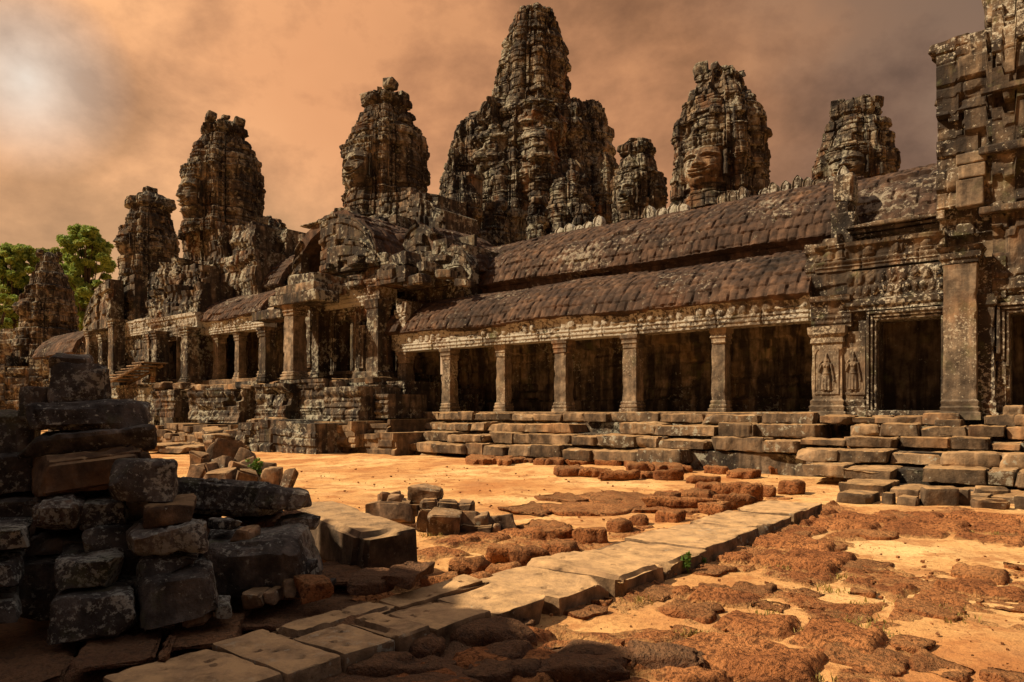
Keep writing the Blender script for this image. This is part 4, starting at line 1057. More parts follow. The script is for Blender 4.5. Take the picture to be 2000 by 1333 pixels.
    m = MB(); boxm(m, br0 - .4, br1 + .4, vt + 1.8, vt + 2.0, zf - .2, zd + .2, res=.3, tint=.1); part('room_back_wall', m, M_inner, c)
    m = MB(); uu = uat(1921, -.5)
    square_shaft(m, uu, -.28, zf - .02, [(0, .30), (.16, .30), (.18, .26), (.42, .27), (.5, .215), (2.75, .21), (2.8, .27), (3.05, .29)], 35, seg=9); part('carved_pilaster', m, M_gate, c)
    # pale replaced blocks
    for k, (pa, pb, ya, yb) in enumerate(((1868, 1922, 405, 350), (1872, 1926, 350, 322), (1868, 1926, 322, 300))):
        m = MB(); boxm(m, uat(pa, vt), uat(pb, vt), vt - .17, vt + .2, z6(1895, ya), z6(1895, yb) - .02, seed=150 + k, res=.09, rough=.015, tint=.9); part('plain_block', m, M_col, c)
    # face in profile looking out over the galleries
    m = MB(); wf = .85
    fz = z6(1835, 160)
    def hf(a, b):
        s = a / wf; t = (b - fz) / 1.0
        return .5 * face_relief(s, t) - .08, np.full(a.shape, .45)
    relief(m, lin(-wf * 1.1, wf * 1.1, .035), lin(fz - 1.05, fz + 1.0, .035), lambda a, b, h: W(uA + .18 - h, vt + 1.0 - a, b), hf, .3); part('carved_face', m, M_gate, c, smooth=True)
    m = MB()
    for k, (px_, pyb, pyt, dv) in enumerate(((1965, 30, -30, .3), (1905, 105, 62, .4), (1850, 92, 74, .5))):
        add_stone(m, *W(uat(px_, vt), vt + .6, z6(px_, pyb)), .9, 1.0, z6(px_, pyt) - z6(px_, pyb), YAW, 160 + k, rough=.06, bev=.06, res=.1, warp=.1)
    part('loose_block', m, M_gate, c)
    for k in range(3):
        m = MB(); boxm(m, uB - .25 - .0 * k, uC, vt - .34 + .05 * k, vt, z6(1960, 418 - 118 * k), z6(1960, 404 - 118 * k), seed=170 + k, res=.12, rough=.04); part('string_course', m, M_gate, c)

    # ---- left gallery
    cu = [uat(p, 0) for p in (399, 428, 470, 520)]
    uL2, uR2 = uat(386, 0), uat(530, 0)
    g2 = build_gallery('short_gallery', 'short raised columned gallery between the two left porches', uL2, uR2, 1.78, cu, 5, hw=.25, up0=uat(470, 2.5), up1=uat(592, 3.5))

    # ---- gate pavilion with cross vaults, centre left
    q = thing('ruined_gatehouse', 'ruined gatehouse with a gaping cross vault, tall square porch pillar and a narrow doorway', 'gatehouse', W(-20, 2, 0))
    v1 = -.7
    A1 = lambda px: uat(px, v1)
    Z1 = lambda px, py: zat(px, py, v1)
    fl = Z1(675, 742)
    dr0, dr1 = A1(657), A1(690)
    m = MB(); wall(m, A1(626), A1(742), fl - .1, Z1(680, 600), v1, res=.06, seed=81, ch=.40, thick=.8, amp=.05, holes=((dr0, dr1, Z1(675, 725), Z1(675, 626)),)); part('wall', m, M_temple, q)
    door_frame(q, dr0, dr1, v1 + .06, Z1(675, 725), Z1(675, 626), .34, 180, mat=M_temple)
    m = MB(); boxm(m, dr0 - 2.5, dr1 + .4, v1 + 2.0, v1 + 2.2, fl, Z1(675, 620), res=.3, tint=.1); part('room_back_wall', m, M_inner, q)
    m = MB(); frieze(m, A1(622), A1(745), v1 - .10, Z1(680, 602), Z1(680, 556), 82, thick=1.0); part('carved_frieze', m, M_frieze, q)
    m = MB(); wall(m, A1(600), A1(800), Z1(690, 556), Z1(690, 500), v1 + .55, res=.06, seed=83, ch=.42, amp=.09, thick=2.0, top=ragged(21, Z1(690, 515), .9, .8)); part('parapet', m, M_temple, q)
    m = MB(); wall(m, A1(690), A1(800), Z1(745, 560), Z1(745, 530), v1 - .3, res=.06, seed=84, ch=.35, amp=.12, thick=1.8, top=ragged(22, Z1(745, 535), .5, .8)); part('cornice', m, M_temple, q)
    m = MB(); wall(m, uat(530, 3.6) - 5, uat(800, 3.6), 1.7, Z1(690, 560), 3.6, res=.12, seed=88, ch=.42, amp=.04, thick=.6); part('inner_wall', m, M_inner, q)
    # corner pilaster and dancer niche pilaster
    for k, (pa, pb, yt) in enumerate(((716, 738, 590), (694, 712, 640))):
        m = MB(); w_ = (A1(pb) - A1(pa)) / 2; zz = Z1((pa + pb) / 2, yt)
        square_shaft(m, uat((pa + pb) / 2, v1 - .18 - .6 * w_), v1 - .18 + w_ * .4, fl, [(0, w_ * 1.3), (.25, w_ * 1.25), (.3, w_ * 1.05), (zz - fl - .4, w_), (zz - fl - .35, w_ * 1.1), (zz - fl, w_ * 1.3)], 190 + k, seg=8); part('pilaster', m, M_temple, q)
    dancer(q, uat(703, v1 - .46), v1 - .46, fl + .5, 1.5, .22, 15, M_temple)
    # porch: free standing tall pillars carrying beams
    for k, (pp, vv, yt, yb, hw) in enumerate(((577, -2.3, 598, 742, .36), (624, -.9, 600, 738, .25), (522, -1.3, 640, 745, .28), (608, 1.2, 590, 720, .28))):
        uu = uat(pp, vv); zb, zt_ = zat(pp, yb, vv), zat(pp, yt, vv)
        column(q, uu, vv, zb, zt_, hw, 200 + k * 7, M_col if k == 0 else M_temple)
    zb = zat(577, 598, -2.3)
    m = MB(); boxm(m, uat(556, -2.3) - .4, uat(640, -2.3), -2.9, -1.7, zb, zb + .45, seed=210, res=.1, rough=.05); boxm(m, uat(560, -2.3) - .2, uat(632, -2.3), -2.8, 1.0, zb + .46, zb + .85, seed=211, res=.12, rough=.05); boxm(m, uat(520, -1.5) - .5, uat(565, -1.5), -2.0, -1.0, zb - .35, zb + .1, seed=212, res=.1, rough=.05)
    boxm(m, uat(575, -2.2), uat(625, -2.2), -2.5, -.5, zb + .86, zb + 1.3, seed=213, res=.12, rough=.06)
    part('porch_beam', m, M_temple, q)
    m = MB(); wall(m, uat(535, 2.5), uat(628, 2.5), fl, Z1(580, 500), 2.5, res=.08, seed=86, ch=.42, thick=.6); part('porch_back_wall', m, M_inner, q)
    m = MB()
    for k in range(4): boxm(m, uat(588, .2), uat(620, .2), .2 + .4 * k, 2.4, fl + .28 * k, fl + .28 * (k + 1) - .01, seed=215 + k, res=.12, rough=.03)
    part('porch_steps', m, M_plinth, q)
    # front cross vault with gaping gable
    def cross(uc, hw, vF, vB, zE, hz, seed, open_, nm='cross_vault'):
        prof = [(-1, 0), (-.98, .12), (-.86, .45), (-.62, .74), (-.30, .93), (0, 1.0)]
        for sg in (-1, 1):
            m = MB(); sl = [(0, 0)]
            pu = np.array([p_[0] for p_ in prof]) * hw; pz = np.array([p_[1] for p_ in prof]) * hz
            s0 = np.concatenate([[0], np.cumsum(np.hypot(np.diff(pu), np.diff(pz)))]); ss = np.linspace(0, s0[-1], 50)
            us, zs = np.interp(ss, s0, pu), np.interp(ss, s0, pz)
            for _ in range(5): us[1:-1] = (us[:-2] + 2 * us[1:-1] + us[2:]) / 4; zs[1:-1] = (zs[:-2] + 2 * zs[1:-1] + zs[2:]) / 4
            du, dz_ = np.gradient(us, ss), np.gradient(zs, ss); nu, nz_ = -dz_, du
            def fr(a, b, h, sg=sg):
                bu = np.interp(b, ss, us) + np.interp(b, ss, nu) * h; bz = np.interp(b, ss, zs) + np.interp(b, ss, nz_) * h
                return W(uc + sg * bu, a, zE + bz)
            def hf(a, b, sg=sg):
                mm, t = masonry(a, b, seed + sg, ch=.34, bl=.6, amp=.06, joint=.06, miss=.04)
                return mm + .03 * np.abs(np.sin(a * math.pi / .3)) + .10 * fbm(a / 1.2, b / 1.2, 0, 3, seed + 3), t
            Aa = lin(vF, vB, .07); Bb = lin(0, s0[-1], .07)
            if sg == 1: relief(m, Aa, Bb, fr, hf, .45)
            else: relief(m, Aa[::-1], Bb, fr, hf, .45)
            part(nm, m, M_roof, q)
        # gable wall with opening
        m = MB()
        hh = lambda a: zE + np.interp(np.abs(a - uc) / hw, [0, .30, .62, .86, .98, 1], [hz, .93 * hz, .74 * hz, .45 * hz, .12 * hz, 0]) - .05
        o0, o1, oz = open_
        wall(m, uc - hw + .05, uc + hw - .05, zE - .6, zE + hz, vF - .12, res=.06, thick=.5, seed=seed + 9, ch=.36, amp=.10, top=hh, holes=((o0, o1, zE - .6, oz),) if oz else ())
        part('gable', m, M_temple, q)
        if oz:
            m = MB(); boxm(m, o0 - .5, o1 + .5, vF + 1.6, vF + 1.8, zE - .6, oz + .2, res=.3, tint=.1); part('vault_back_wall', m, M_inner, q)
    vF = -.2
    zE = zat(600, 520, vF); hz = zat(640, 420, vF) - zE
    cross(uat(650, vF), (uat(735, vF) - uat(572, vF)) / 2, vF, 5.0, zE, hz, 91, (uat(592, vF), uat(629, vF), zat(610, 440, vF)))
    zE2 = zat(820, 500, 1.6); cross(uat(820, 1.6), 1.25, 1.6, 6.0, zE2, zat(820, 436, 1.6) - zE2, 95, (uat(846, 1.6), uat(864, 1.6), zE2 + .8))
    for k, (pa, pb, y0, y1, vv) in enumerate(((648, 872, 520, 398, 5.0), (668, 850, 430, 378, 5.4), (760, 900, 540, 462, 3.4), (632, 700, 480, 408, 4.2))):
        m = MB(); za, zb = zat((pa + pb) / 2, y0, vv), zat((pa + pb) / 2, y1, vv)
        wall(m, uat(pa, vv), uat(pb, vv), za, zb, vv, res=.07, thick=2.4, seed=400 + k, ch=.40, bl=.8, amp=.08, extra=lambda a, b, k=k: .14 * np.sign(np.sin(a * 2.6 + k)) * (np.abs(np.sin(a * 2.6 + k)) > .4), top=lambda a, pa=pa, pb=pb, vv=vv, za=za, zb=zb, k=k: ragged(410 + k, zb, .5, .7)(a) - (zb - za) * .75 * np.clip(np.abs(a - uat((pa + pb) / 2, vv)) / (.5 * (uat(pb, vv) - uat(pa, vv))) - .45, 0, 1)); part('tower_base', m, M_temple, q)
    zE3 = zat(885, 530, 1.2); cross(uat(882, 1.2), 1.2, 1.3, 4.0, zE3, zat(880, 478, 1.2) - zE3, 99, (0, 0, 0), 'side_vault')
    # mass of stones beneath the vaults
    m = MB(); wall(m, uat(740, 1.0), uat(905, 1.0), zat(820, 610, 1.0), zE2 + .2, 1.25, res=.07, thick=3.0, seed=101, ch=.40, amp=.09, top=ragged(31, zE2 + .3, .5, .9)); part('rear_wall', m, M_temple, q)
    m = MB(); wall(m, uat(570, 3), uat(760, 3), zE - 1, zat(660, 440, 3), 3.2, res=.09, thick=3.0, seed=103, ch=.42, amp=.14, top=ragged(33, zat(660, 440, 3), .8, .9)); part('tower_base', m, M_temple, q)
    rn = random.Random(4)
    for k, (px_, py_, vv, s_) in enumerate(((640, 532, -.4, .8), (700, 520, -.3, 1.0), (745, 515, .2, 1.1), (790, 522, .0, 1.3), (830, 540, .2, 1.2), (870, 545, .4, .9), (770, 540, -.6, 1.0), (905, 560, .3, .7), (862, 515, .6, .8), (815, 558, -.5, .9))):
        m = MB(); add_stone(m, *W(uat(px_, vv), vv, zat(px_, py_, vv)), s_, s_ * .7, s_ * .42, YAW + rn.uniform(-.3, .3), 230 + k, rough=.05, bev=.05, res=.09, warp=.1, tilt=(rn.uniform(-.1, .1), rn.uniform(-.15, .15))); part('loose_block', m, M_temple, q)

    # ---- left pavilion under the tall face tower
    l = thing('left_pavilion', 'left porch and doorways beneath the tall face tower with half gables', 'pavilion', W(-40, 2, 0))
    v2 = -.6
    A2 = lambda px: uat(px, v2)
    Z2 = lambda px, py: zat(px, py, v2)
    f2 = Z2(340, 748)
    m = MB(); wall(m, A2(300), A2(388), f2 - .2, Z2(340, 600), v2, res=.08, seed=111, ch=.42, thick=.9, amp=.07, holes=((A2(332), A2(348), f2 + .2, Z2(340, 667)),)); part('wall', m, M_temple, l)
    door_frame(l, A2(332), A2(348), v2 - .05, f2 + .2, Z2(340, 667), .30, 240, mat=M_col)
    m = MB(); boxm(m, A2(330), A2(350), v2 + .9, v2 + 1.1, f2, Z2(340, 660), res=.3, tint=.9); part('inner_door', m, M_inner, l)
    m = MB(); wall(m, A2(150), A2(302), f2 - .2, Z2(230, 640), v2 + 1.4, res=.09, seed=112, ch=.42, thick=.9, amp=.07, holes=((A2(250), A2(264), f2 + .2, Z2(255, 680)), (A2(195), A2(208), f2, Z2(200, 690)))); part('rear_wall', m, M_temple, l)
    m = MB(); boxm(m, A2(180), A2(300), v2 + 3.2, v2 + 3.4, f2 - .3, Z2(230, 660), res=.4, tint=.3); part('room_back_wall', m, M_inner, l)
    for k, (pp, vv, yt, yb, hw) in enumerate(((228, -1.6, 625, 745, .36), (180, -.6, 650, 745, .32), (312, -1.4, 648, 748, .36), (372, -1.1, 640, 748, .36), (205, -.4, 655, 745, .3), (296, -.9, 655, 748, .3))):
        column(l, uat(pp, vv), vv, zat(pp, yb, vv), zat(pp, yt, vv), hw, 250 + k * 9, M_temple)
    # stepped masses climbing to the tower
    for k, (pa, pb, y0, y1, vv, sd) in enumerate(((296, 392, 640, 560, -.5, 1), (318, 400, 590, 530, .6, 2), (345, 500, 600, 500, 1.6, 3), (310, 350, 560, 500, 1.4, 4), (352, 392, 555, 428, 2.4, 5), (395, 432, 560, 440, 2.1, 6), (432, 500, 540, 432, 2.6, 7), (470, 560, 540, 462, 4.0, 8), (212, 300, 640, 590, 1.4, 9), (236, 318, 600, 540, 3.0, 10))):
        m = MB(); za, zb = zat((pa + pb) / 2, y0, vv), zat((pa + pb) / 2, y1, vv)
        wall(m, uat(pa, vv), uat(pb, vv), za, zb, vv, res=.08, thick=2.2, seed=120 + sd, ch=.42, amp=.09, joint=.06, miss=.06, extra=lambda a, b, sd=sd: .10 * np.sign(np.sin(a * 3.1 + sd)) * (np.abs(np.sin(a * 3.1 + sd)) > .5) + .06 * np.sin(b * 4.2), top=ragged(40 + sd, zb, .8, .9)); part('stepped_wall', m, M_temple, l)
    # half gable, curved, left
    for k, (pa, pb, yb_, yt_, vv) in enumerate(((165, 215, 640, 545, -.3), (196, 262, 625, 535, .9))):
        ua, ub = uat(pa, vv), uat(pb, vv); za, zb = zat(pb, yb_, vv), zat(pb, yt_, vv)
        m = MB(); wall(m, ua, ub, za, zb, vv, res=.08, thick=.9, seed=140 + k, ch=.42, amp=.12,
                       top=lambda a, ua=ua, ub=ub, za=za, zb=zb: za + (zb - za) * np.sqrt(np.clip(1 - ((ub - a) / (ub - ua) * .96) ** 2, .02, 1))); part('half_gable', m, M_temple, l)
    m = MB(); frieze(m, A2(160), A2(305), v2 + 1.2, Z2(230, 652), Z2(230, 622), 150, thick=1.0, res=.09); part('carved_frieze', m, M_frieze, l)
    m = MB(); frieze(m, A2(296), A2(392), v2 - .15, Z2(345, 660), Z2(345, 618), 151, thick=1.0, res=.08); part('carved_frieze', m, M_frieze, l)
    m = MB(); uu0, uu1 = uat(296, .5), uat(386, .5)
    vault(m, uat(90, 1), uat(170, 1), [(0, zat(130, 695, 1)), (.4, zat(130, 672, 1)), (1.5, zat(130, 650, 1)), (3, zat(130, 640, 1))], 155, res=.14); part('low_roof', m, M_roof, l)
    m = MB(); wall(m, uat(80, 0), uat(172, 0), zat(130, 745, 0), zat(130, 690, 0), .6, res=.12, seed=157, ch=.45); part('low_wall', m, M_temple, l)

    # ---- far left low walls
    f_ = thing('low_ruin_wall', 'low dark stepped ruin wall at far left below the conical tower', 'ruin', at(45, 745, 60))
    for k, (pa, pb, y0, y1, t) in enumerate(((-60, 110, 780, 700, 60), (-60, 60, 720, 640, 66), (20, 140, 735, 660, 63))):
        xa, _, za = at(pa, y0, t); xb, _, zb = at(pb, y1, t)
        m = MB(); tp_ = ragged(60 + k, zb, 1.2, 1.2)
        relief(m, lin(xa, xb, .14), lin(za - 2, zb, .14), lambda a, b, h, t=t, za=za, zb=zb, tp_=tp_: np.stack([a, t - h, za - 2 + (b - za + 2) * (tp_(a) - za + 2) / (zb - za + 2)], -1), lambda a, b, k=k: masonry(a, b, 160 + k, ch=.5, bl=1.1, amp=.12), 2.0)
        part('wall', m, M_temple, f_)

    # ---- wooden steps
    s = thing('wooden_steps', 'small wooden stair against the left porch', 'stairs', W(uat(255, -2.2), -2.2, zat(255, 752, -2.2)))
    vv = -2.2
    for k in range(7):
        pa = 216 + k * 11; y = 747 - k * 5.8
        m = MB(); boxm(m, uat(pa, vv), uat(pa + 24, vv), vv - .7, vv + .7, zat(pa, y, vv), zat(pa, y, vv) + .07, res=.2, seed=260 + k, rough=.004); part('tread', m, M_wood, s)
    for sg in (-.6, .6):
        m = MB(); p0 = W(uat(230, vv), vv + sg, zat(230, 750, vv)); p1 = W(uat(300, vv), vv + sg, zat(300, 712, vv))
        tube(m, [p0, (p0 + p1) / 2, p1], [.09, .09, .09], 6); part('stringer', m, M_wood, s)

# ---------------------------------------------------------------- plinths and stairs in the court
def course(th, u0, u1, vf, vb, z0, z1, seed, nm, mat, lmin=.7, lmax=1.6, jit=.05, miss=.0, res=.075, rough=.022, jz=.03, bev=.04):
    rn = random.Random(seed); u = u0; i = 0
    while u < u1 - .15:
        l = min(rn.uniform(lmin, lmax), u1 - u)
        if u1 - u - l < .3: l = u1 - u
        if rn.random() >= miss:
            m = MB(); dv = rn.uniform(-jit, jit); zt = z1 + rn.uniform(-jz, jz * .4); r_ = res
            c = W(u + l / 2, (vf + vb) / 2 + dv - (.16 if rn.random() < .12 else 0), z0 + rn.uniform(-.01, .0))
            add_stone(m, c[0], c[1], c[2], l - rn.uniform(.0, .05), abs(vb - vf), zt - z0, YAW + rn.uniform(-.03, .03), seed * 101 + i, rough=rough, bev=bev * rn.uniform(.4, 1.1), res=r_, warp=.04, nscale=.24, cuts=rn.choice((0, 1, 1, 2)), crack=.012, tilt=(rn.uniform(-.012, .012), rn.uniform(-.012, .012)))
            part(nm, m, mat, th, smooth='sharp')
        u += l; i += 1
def build_plinths():
    s = thing('stepped_plinth', 'stepped stone plinth under the long gallery, four worn courses', 'plinth', W(-6, -2, 0))
    rows = [(-.85, 1.33, 1.645), (-1.75, .97, 1.29), (-2.65, .60, .94), (-3.35, .22, .59)]
    for k, (vf, z0, z1) in enumerate(rows):
        uL = uat([742, 745, 700, 640][k], vf); uR = uat([1592, 1600, 1560, 1330][k], vf)
        course(s, uL, uR, vf, vf + 1.15, z0, z1, 300 + k, 'plinth_block', M_plinth, .7, 2.1, jit=.11, miss=.05 if k else 0, res=.06, jz=.085, rough=.04)
    # rubble core so that nothing is hollow
    m = MB()
    boxm(m, uat(742, -.5), uat(1640, -.5), -.7, 0, .0, 1.30, res=.3, tint=.3); boxm(m, uat(742, -1.5), uat(1640, -1.5), -1.6, -.72, .0, .95, res=.3, tint=.3); boxm(m, uat(700, -2.4), uat(1600, -2.4), -2.5, -1.62, .0, .58, res=.3, tint=.3)
    part('rubble_core', m, M_temple, s)

    st = thing('stone_staircase', 'broad staircase of cracked sandstone blocks climbing to the entrance pavilion', 'staircase', W(6, -4, 0))
    rows = [(-1.35, 1.36, 1.60, 1600), (-1.95, 1.06, 1.35, 1660), (-2.65, .82, 1.06, 1560), (-3.55, .50, .81, 1552), (-4.65, .22, .50, 1562), (-5.9, -.06, .22, 1640)]
    for k, (vf, z0, z1, pl) in enumerate(rows):
        course(st, uat(pl, vf), uat(2000, vf) + 2.2, vf, vf + 1.5, z0, z1, 320 + k, 'step_block', M_plinth, .45, 1.2, jit=.17, miss=.035, res=.042, rough=.04, jz=.085, bev=.035)
    m = MB()
    for vf, z1 in ((-1.6, 1.3), (-2.3, .98), (-3.2, .74), (-4.2, .42), (-5.2, .14)):
        boxm(m, uat(1660, vf), uat(2000, vf) + 2.2, vf, vf + .95, -.3, z1, res=.3, tint=.3)
    part('rubble_core', m, M_temple, st)
    # odd carved blocks lying on the stairs
    odd = [(1700, 838, 1742, 812, -1.2, 'block with a beaded moulding, left of the doorway sill on the plinth top'), (1745, 838, 1802, 813, -1.25, 'long block with a beaded moulding below the doorway sill on the plinth top'),
           (1822, 852, 1878, 818, -1.6, 'block with a sunken S shaped edge lying below the tall smooth pilaster'), (1958, 818, 2000, 792, -1.0, 'block standing in the broken doorway at the right frame edge'),
           (1402, 858, 1470, 826, -2.0, 'large squared block resting on the plinth, left of the stacked thin stones')]
    for k, (a, b, c, d, vv, lab) in enumerate(odd):
        w_ = uat(c, vv) - uat(a, vv); h_ = zat((a + c) / 2, d, vv) - zat((a + c) / 2, b, vv)
        p = W((uat(a, vv) + uat(c, vv)) / 2, vv + .3, zat((a + c) / 2, b, vv))
        stone_thing('carved_block', M_plinth, lab, 'stone block', p[0], p[1], p[2], w_, .6, h_, YAW, 400 + k, rough=.02, bev=.05, res=.045, warp=.03)

    lp = thing('moulded_terrace', 'two tier moulded terrace under the gatehouse and the short gallery', 'terrace', W(-26, -3, 0))
    # upper tier in projecting and recessed bays (pixel left, right, front plane, top row, bottom row)
    bays = [(208, 306, -2.0, 752, 832), (300, 345, -2.9, 764, 812), (345, 372, -2.2, 764, 812), (372, 470, -3.0, 762, 822), (466, 508, -2.2, 745, 820), (504, 562, -3.4, 750, 822), (555, 640, -2.9, 742, 820), (636, 708, -3.2, 756, 822), (702, 742, -2.2, 752, 812), (738, 762, -2.6, 770, 812), (756, 792, -1.2, 745, 808)]
    for k, (a, b, vv, yt, yb) in enumerate(bays):
        m = MB(); px = (a + b) / 2; moulded(m, uat(a, vv), uat(b, vv), vv, zat(px, yb, vv) - .1, zat(px, yt, vv), 330 + k, thick=2.0, res=.06 if a > 450 else .075); part('moulded_wall', m, M_temple, lp)
    low = [(200, 330, -3.9, 832, 868), (320, 440, -4.3, 828, 858), (430, 470, -4.0, 834, 862), (462, 618, -5.2, 820, 870), (600, 690, -4.2, 822, 852), (680, 760, -3.5, 822, 850), (640, 770, -4.0, 846, 872), (250, 470, -4.9, 850, 868)]
    for k, (a, b, vv, yt, yb) in enumerate(low):
        m = MB(); px = (a + b) / 2
        wall(m, uat(a, vv), uat(b, vv), zat(px, yb, vv) - .4, zat(px, yt, vv), vv, res=.06, thick=2.2, seed=350 + k, ch=.36, bl=.95, amp=.10, joint=.07, miss=.06, top=ragged(70 + k, zat(px, yt, vv), .28, .9)); part('lower_wall', m, M_plinth if k != 3 else M_temple, lp)
    course(lp, uat(300, -1.6), uat(742, -1.6), -1.9, -.4, zat(520, 753, -1.6) - .15, zat(520, 747, -1.6), 370, 'edge_block', M_plinth, 1.0, 2.2, jit=.2, res=.14)
    m = MB(); boxm(m, uat(150, 0), uat(800, 0), -1.9, .4, 0, zat(520, 755, -1.6), res=.4, tint=.3); part('rubble_core', m, M_temple, lp)
    rn = random.Random(9)
    for k in range(22):
        px = rn.uniform(300, 745); vv = rn.choice((-2.4, -3.6, -4.6)); y = {-2.4: 756, -3.6: 824, -4.6: 852}[vv]
        m = MB(); s_ = rn.uniform(.4, .95)
        add_stone(m, *W(uat(px, vv), vv - .1, zat(px, y, vv) - .12), s_ * 1.3, s_ * .8, s_ * .45, YAW + rn.uniform(-.5, .5), 380 + k, rough=.04, bev=.05, res=.09, warp=.1, cuts=2, tilt=(rn.uniform(-.1, .1), rn.uniform(-.12, .12))); part('fallen_block', m, M_plinth, lp)
# ---------------------------------------------------------------- court: path, laterite, heaps, rubble
def Z5(b): return tuple((1000 + b[i] / 2) if i % 2 == 0 else (950 + b[i] / 2) for i in range(4))
def Z2_(b): return tuple((250 + b[i] / 2.5) if i % 2 == 0 else (1000 + b[i] / 2.5) for i in range(4))
def Z3(b): return tuple((700 + b[i] / 2.857) if i % 2 == 0 else (600 + b[i] / 2.857) for i in range(4))
def Z4(b): return tuple((1300 + b[i] / 2.857) if i % 2 == 0 else (750 + b[i] / 2.857) for i in range(4))
def Z7(b): return tuple((680 + b[i] / 5.263) if i % 2 == 0 else (900 + b[i] / 5.263) for i in range(4))

def gblock(name, mat, label, cat, box, h, zb, seed, group=None, k=1.0, smooth='sharp', cuts=2, **kw):
    """block lying on the ground, from the photo rectangle it fills (front foot row, back top row)"""
    x0, y0, x1, y1 = box
    t1 = FPX * (EYE - zb) / (y1 - HZ); zt = zb + h
    t0 = FPX * (EYE - zt) / max(y0 - HZ, 6)
    d = min(max(t0 - t1, .22), 2.6); tm = t1 + d / 2
    w = (x1 - x0) / FPX * tm; cx = ((x0 + x1) / 2 - 1000) / FPX * tm
    rn = random.Random(seed)
    if .62 < w / d < 1.6:
        s = (w + d) / 2 / 1.36; dx, dy, yaw = s * rn.uniform(.92, 1.1), s * rn.uniform(.92, 1.1), YAW + rn.uniform(-.12, .12)
    else:
        dx, dy, yaw = w * .97, d * .97, rn.uniform(-.18, .05)
    stone_thing(name, mat, label, cat, cx, t1 + d / 2, zb - .03, dx * k, dy * k, h + .03, yaw, seed, group=group, smooth=smooth, cuts=cuts, **kw)

def build_path():
    u0, u1 = 4.52, 5.42
    # (v start, v end, u start, u end) from the near end to the stairs
    slabs = [(-19.60, -18.97, 4.46, 5.24), (-18.96, -18.56, 4.42, 5.29), (-18.55, -18.13, 4.72, 5.29), (-18.55, -17.60, 4.42, 4.715), (-18.12, -17.83, 4.72, 5.28), (-17.82, -17.22, 4.72, 5.33), (-17.59, -16.54, 4.44, 4.715), (-17.21, -16.54, 4.72, 5.38), (-16.53, -15.72, 4.44, 5.48), (-15.71, -14.83, 4.45, 5.53), (-14.82, -13.85, 4.46, 5.56), (-13.84, -12.95, 4.46, 5.52), (-12.94, -12.05, 4.48, 5.50), (-12.04, -10.66, 4.48, 5.45), (-10.64, -9.15, 4.5, 5.45)]
    names = ['nearest path slab with a broken knobbly end, at the bottom edge of the photo', 'smooth shaded path slab with two small holes and a thick front edge', 'shaded path slab with four pock holes behind the thick edged one', 'long rippled slab on the left half of the path inside the shade', 'short narrow shaded slab on the right half of the path', 'path slab with three drill holes that the edge of the shade crosses', 'slab on the left half of the path at the edge of the shade', 'first fully sunlit slab on the right half of the path', 'first sunlit slab as wide as the whole path', 'sunlit wide path slab just before the green weed', 'wide path slab whose edge stands over the green weed', 'wide path slab just beyond the green weed', 'wide slab with a split edge, mid way between weed and stairs', 'long cracked slab across the path, second from the stairs', 'last slab of the path, lying nearest the staircase']
    for k, (a, b, c, d) in enumerate(slabs):
        c, d = (c, d + random.Random(k + 6).uniform(-.03, .03)) if k < 8 else (c + random.Random(k + 5).uniform(-.03, .05), d + random.Random(k + 6).uniform(-.06, .03)); p = W((c + d) / 2, (a + b) / 2, -.03 if k < 7 else -.055); near = k < 7
        # pock holes are real dents
        q, Q = stone_arr(d - c - .008, b - a - (.008 if k < 8 else .02), .225, 500 + k, rough=.022, bev=.022, res=.02 if near else .032, warp=.006 if near else .018, nmax=64, nscale=.30, cuts=0 if near else 1, crack=.008)
        rn = random.Random(k + 40)
        top = q[:, 2] > .15
        for i in range(3):
            hx, hy, r = rn.uniform(-.35, .35) * (d - c), rn.uniform(-.3, .3) * (b - a), rn.uniform(.016, .028)
            q[:, 2] -= top * .03 * np.exp(-(((q[:, 0] - hx) ** 2 + (q[:, 1] - hy) ** 2) / r ** 2) ** 2)
        ux = q[:, 0]; q[:, 2] += top * .004 * np.sin(ux * 9 + 3 * np.sin(q[:, 1] * 3) + k)
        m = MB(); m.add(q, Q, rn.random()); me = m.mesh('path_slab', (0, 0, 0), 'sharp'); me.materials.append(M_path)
        o = bpy.data.objects.new('path_slab', me); col.objects.link(o)
        o.location = tuple(p + np.array([0, 0, rn.uniform(-.012, .008) if k < 8 else rn.uniform(-.03, .02)])); o.rotation_euler = (rn.uniform(-.012, .012), rn.uniform(-.012, .012), YAW + rn.uniform(-.012, .012))
        tagp(o, names[k], 'path slab', 'sandstone slabs of the path')

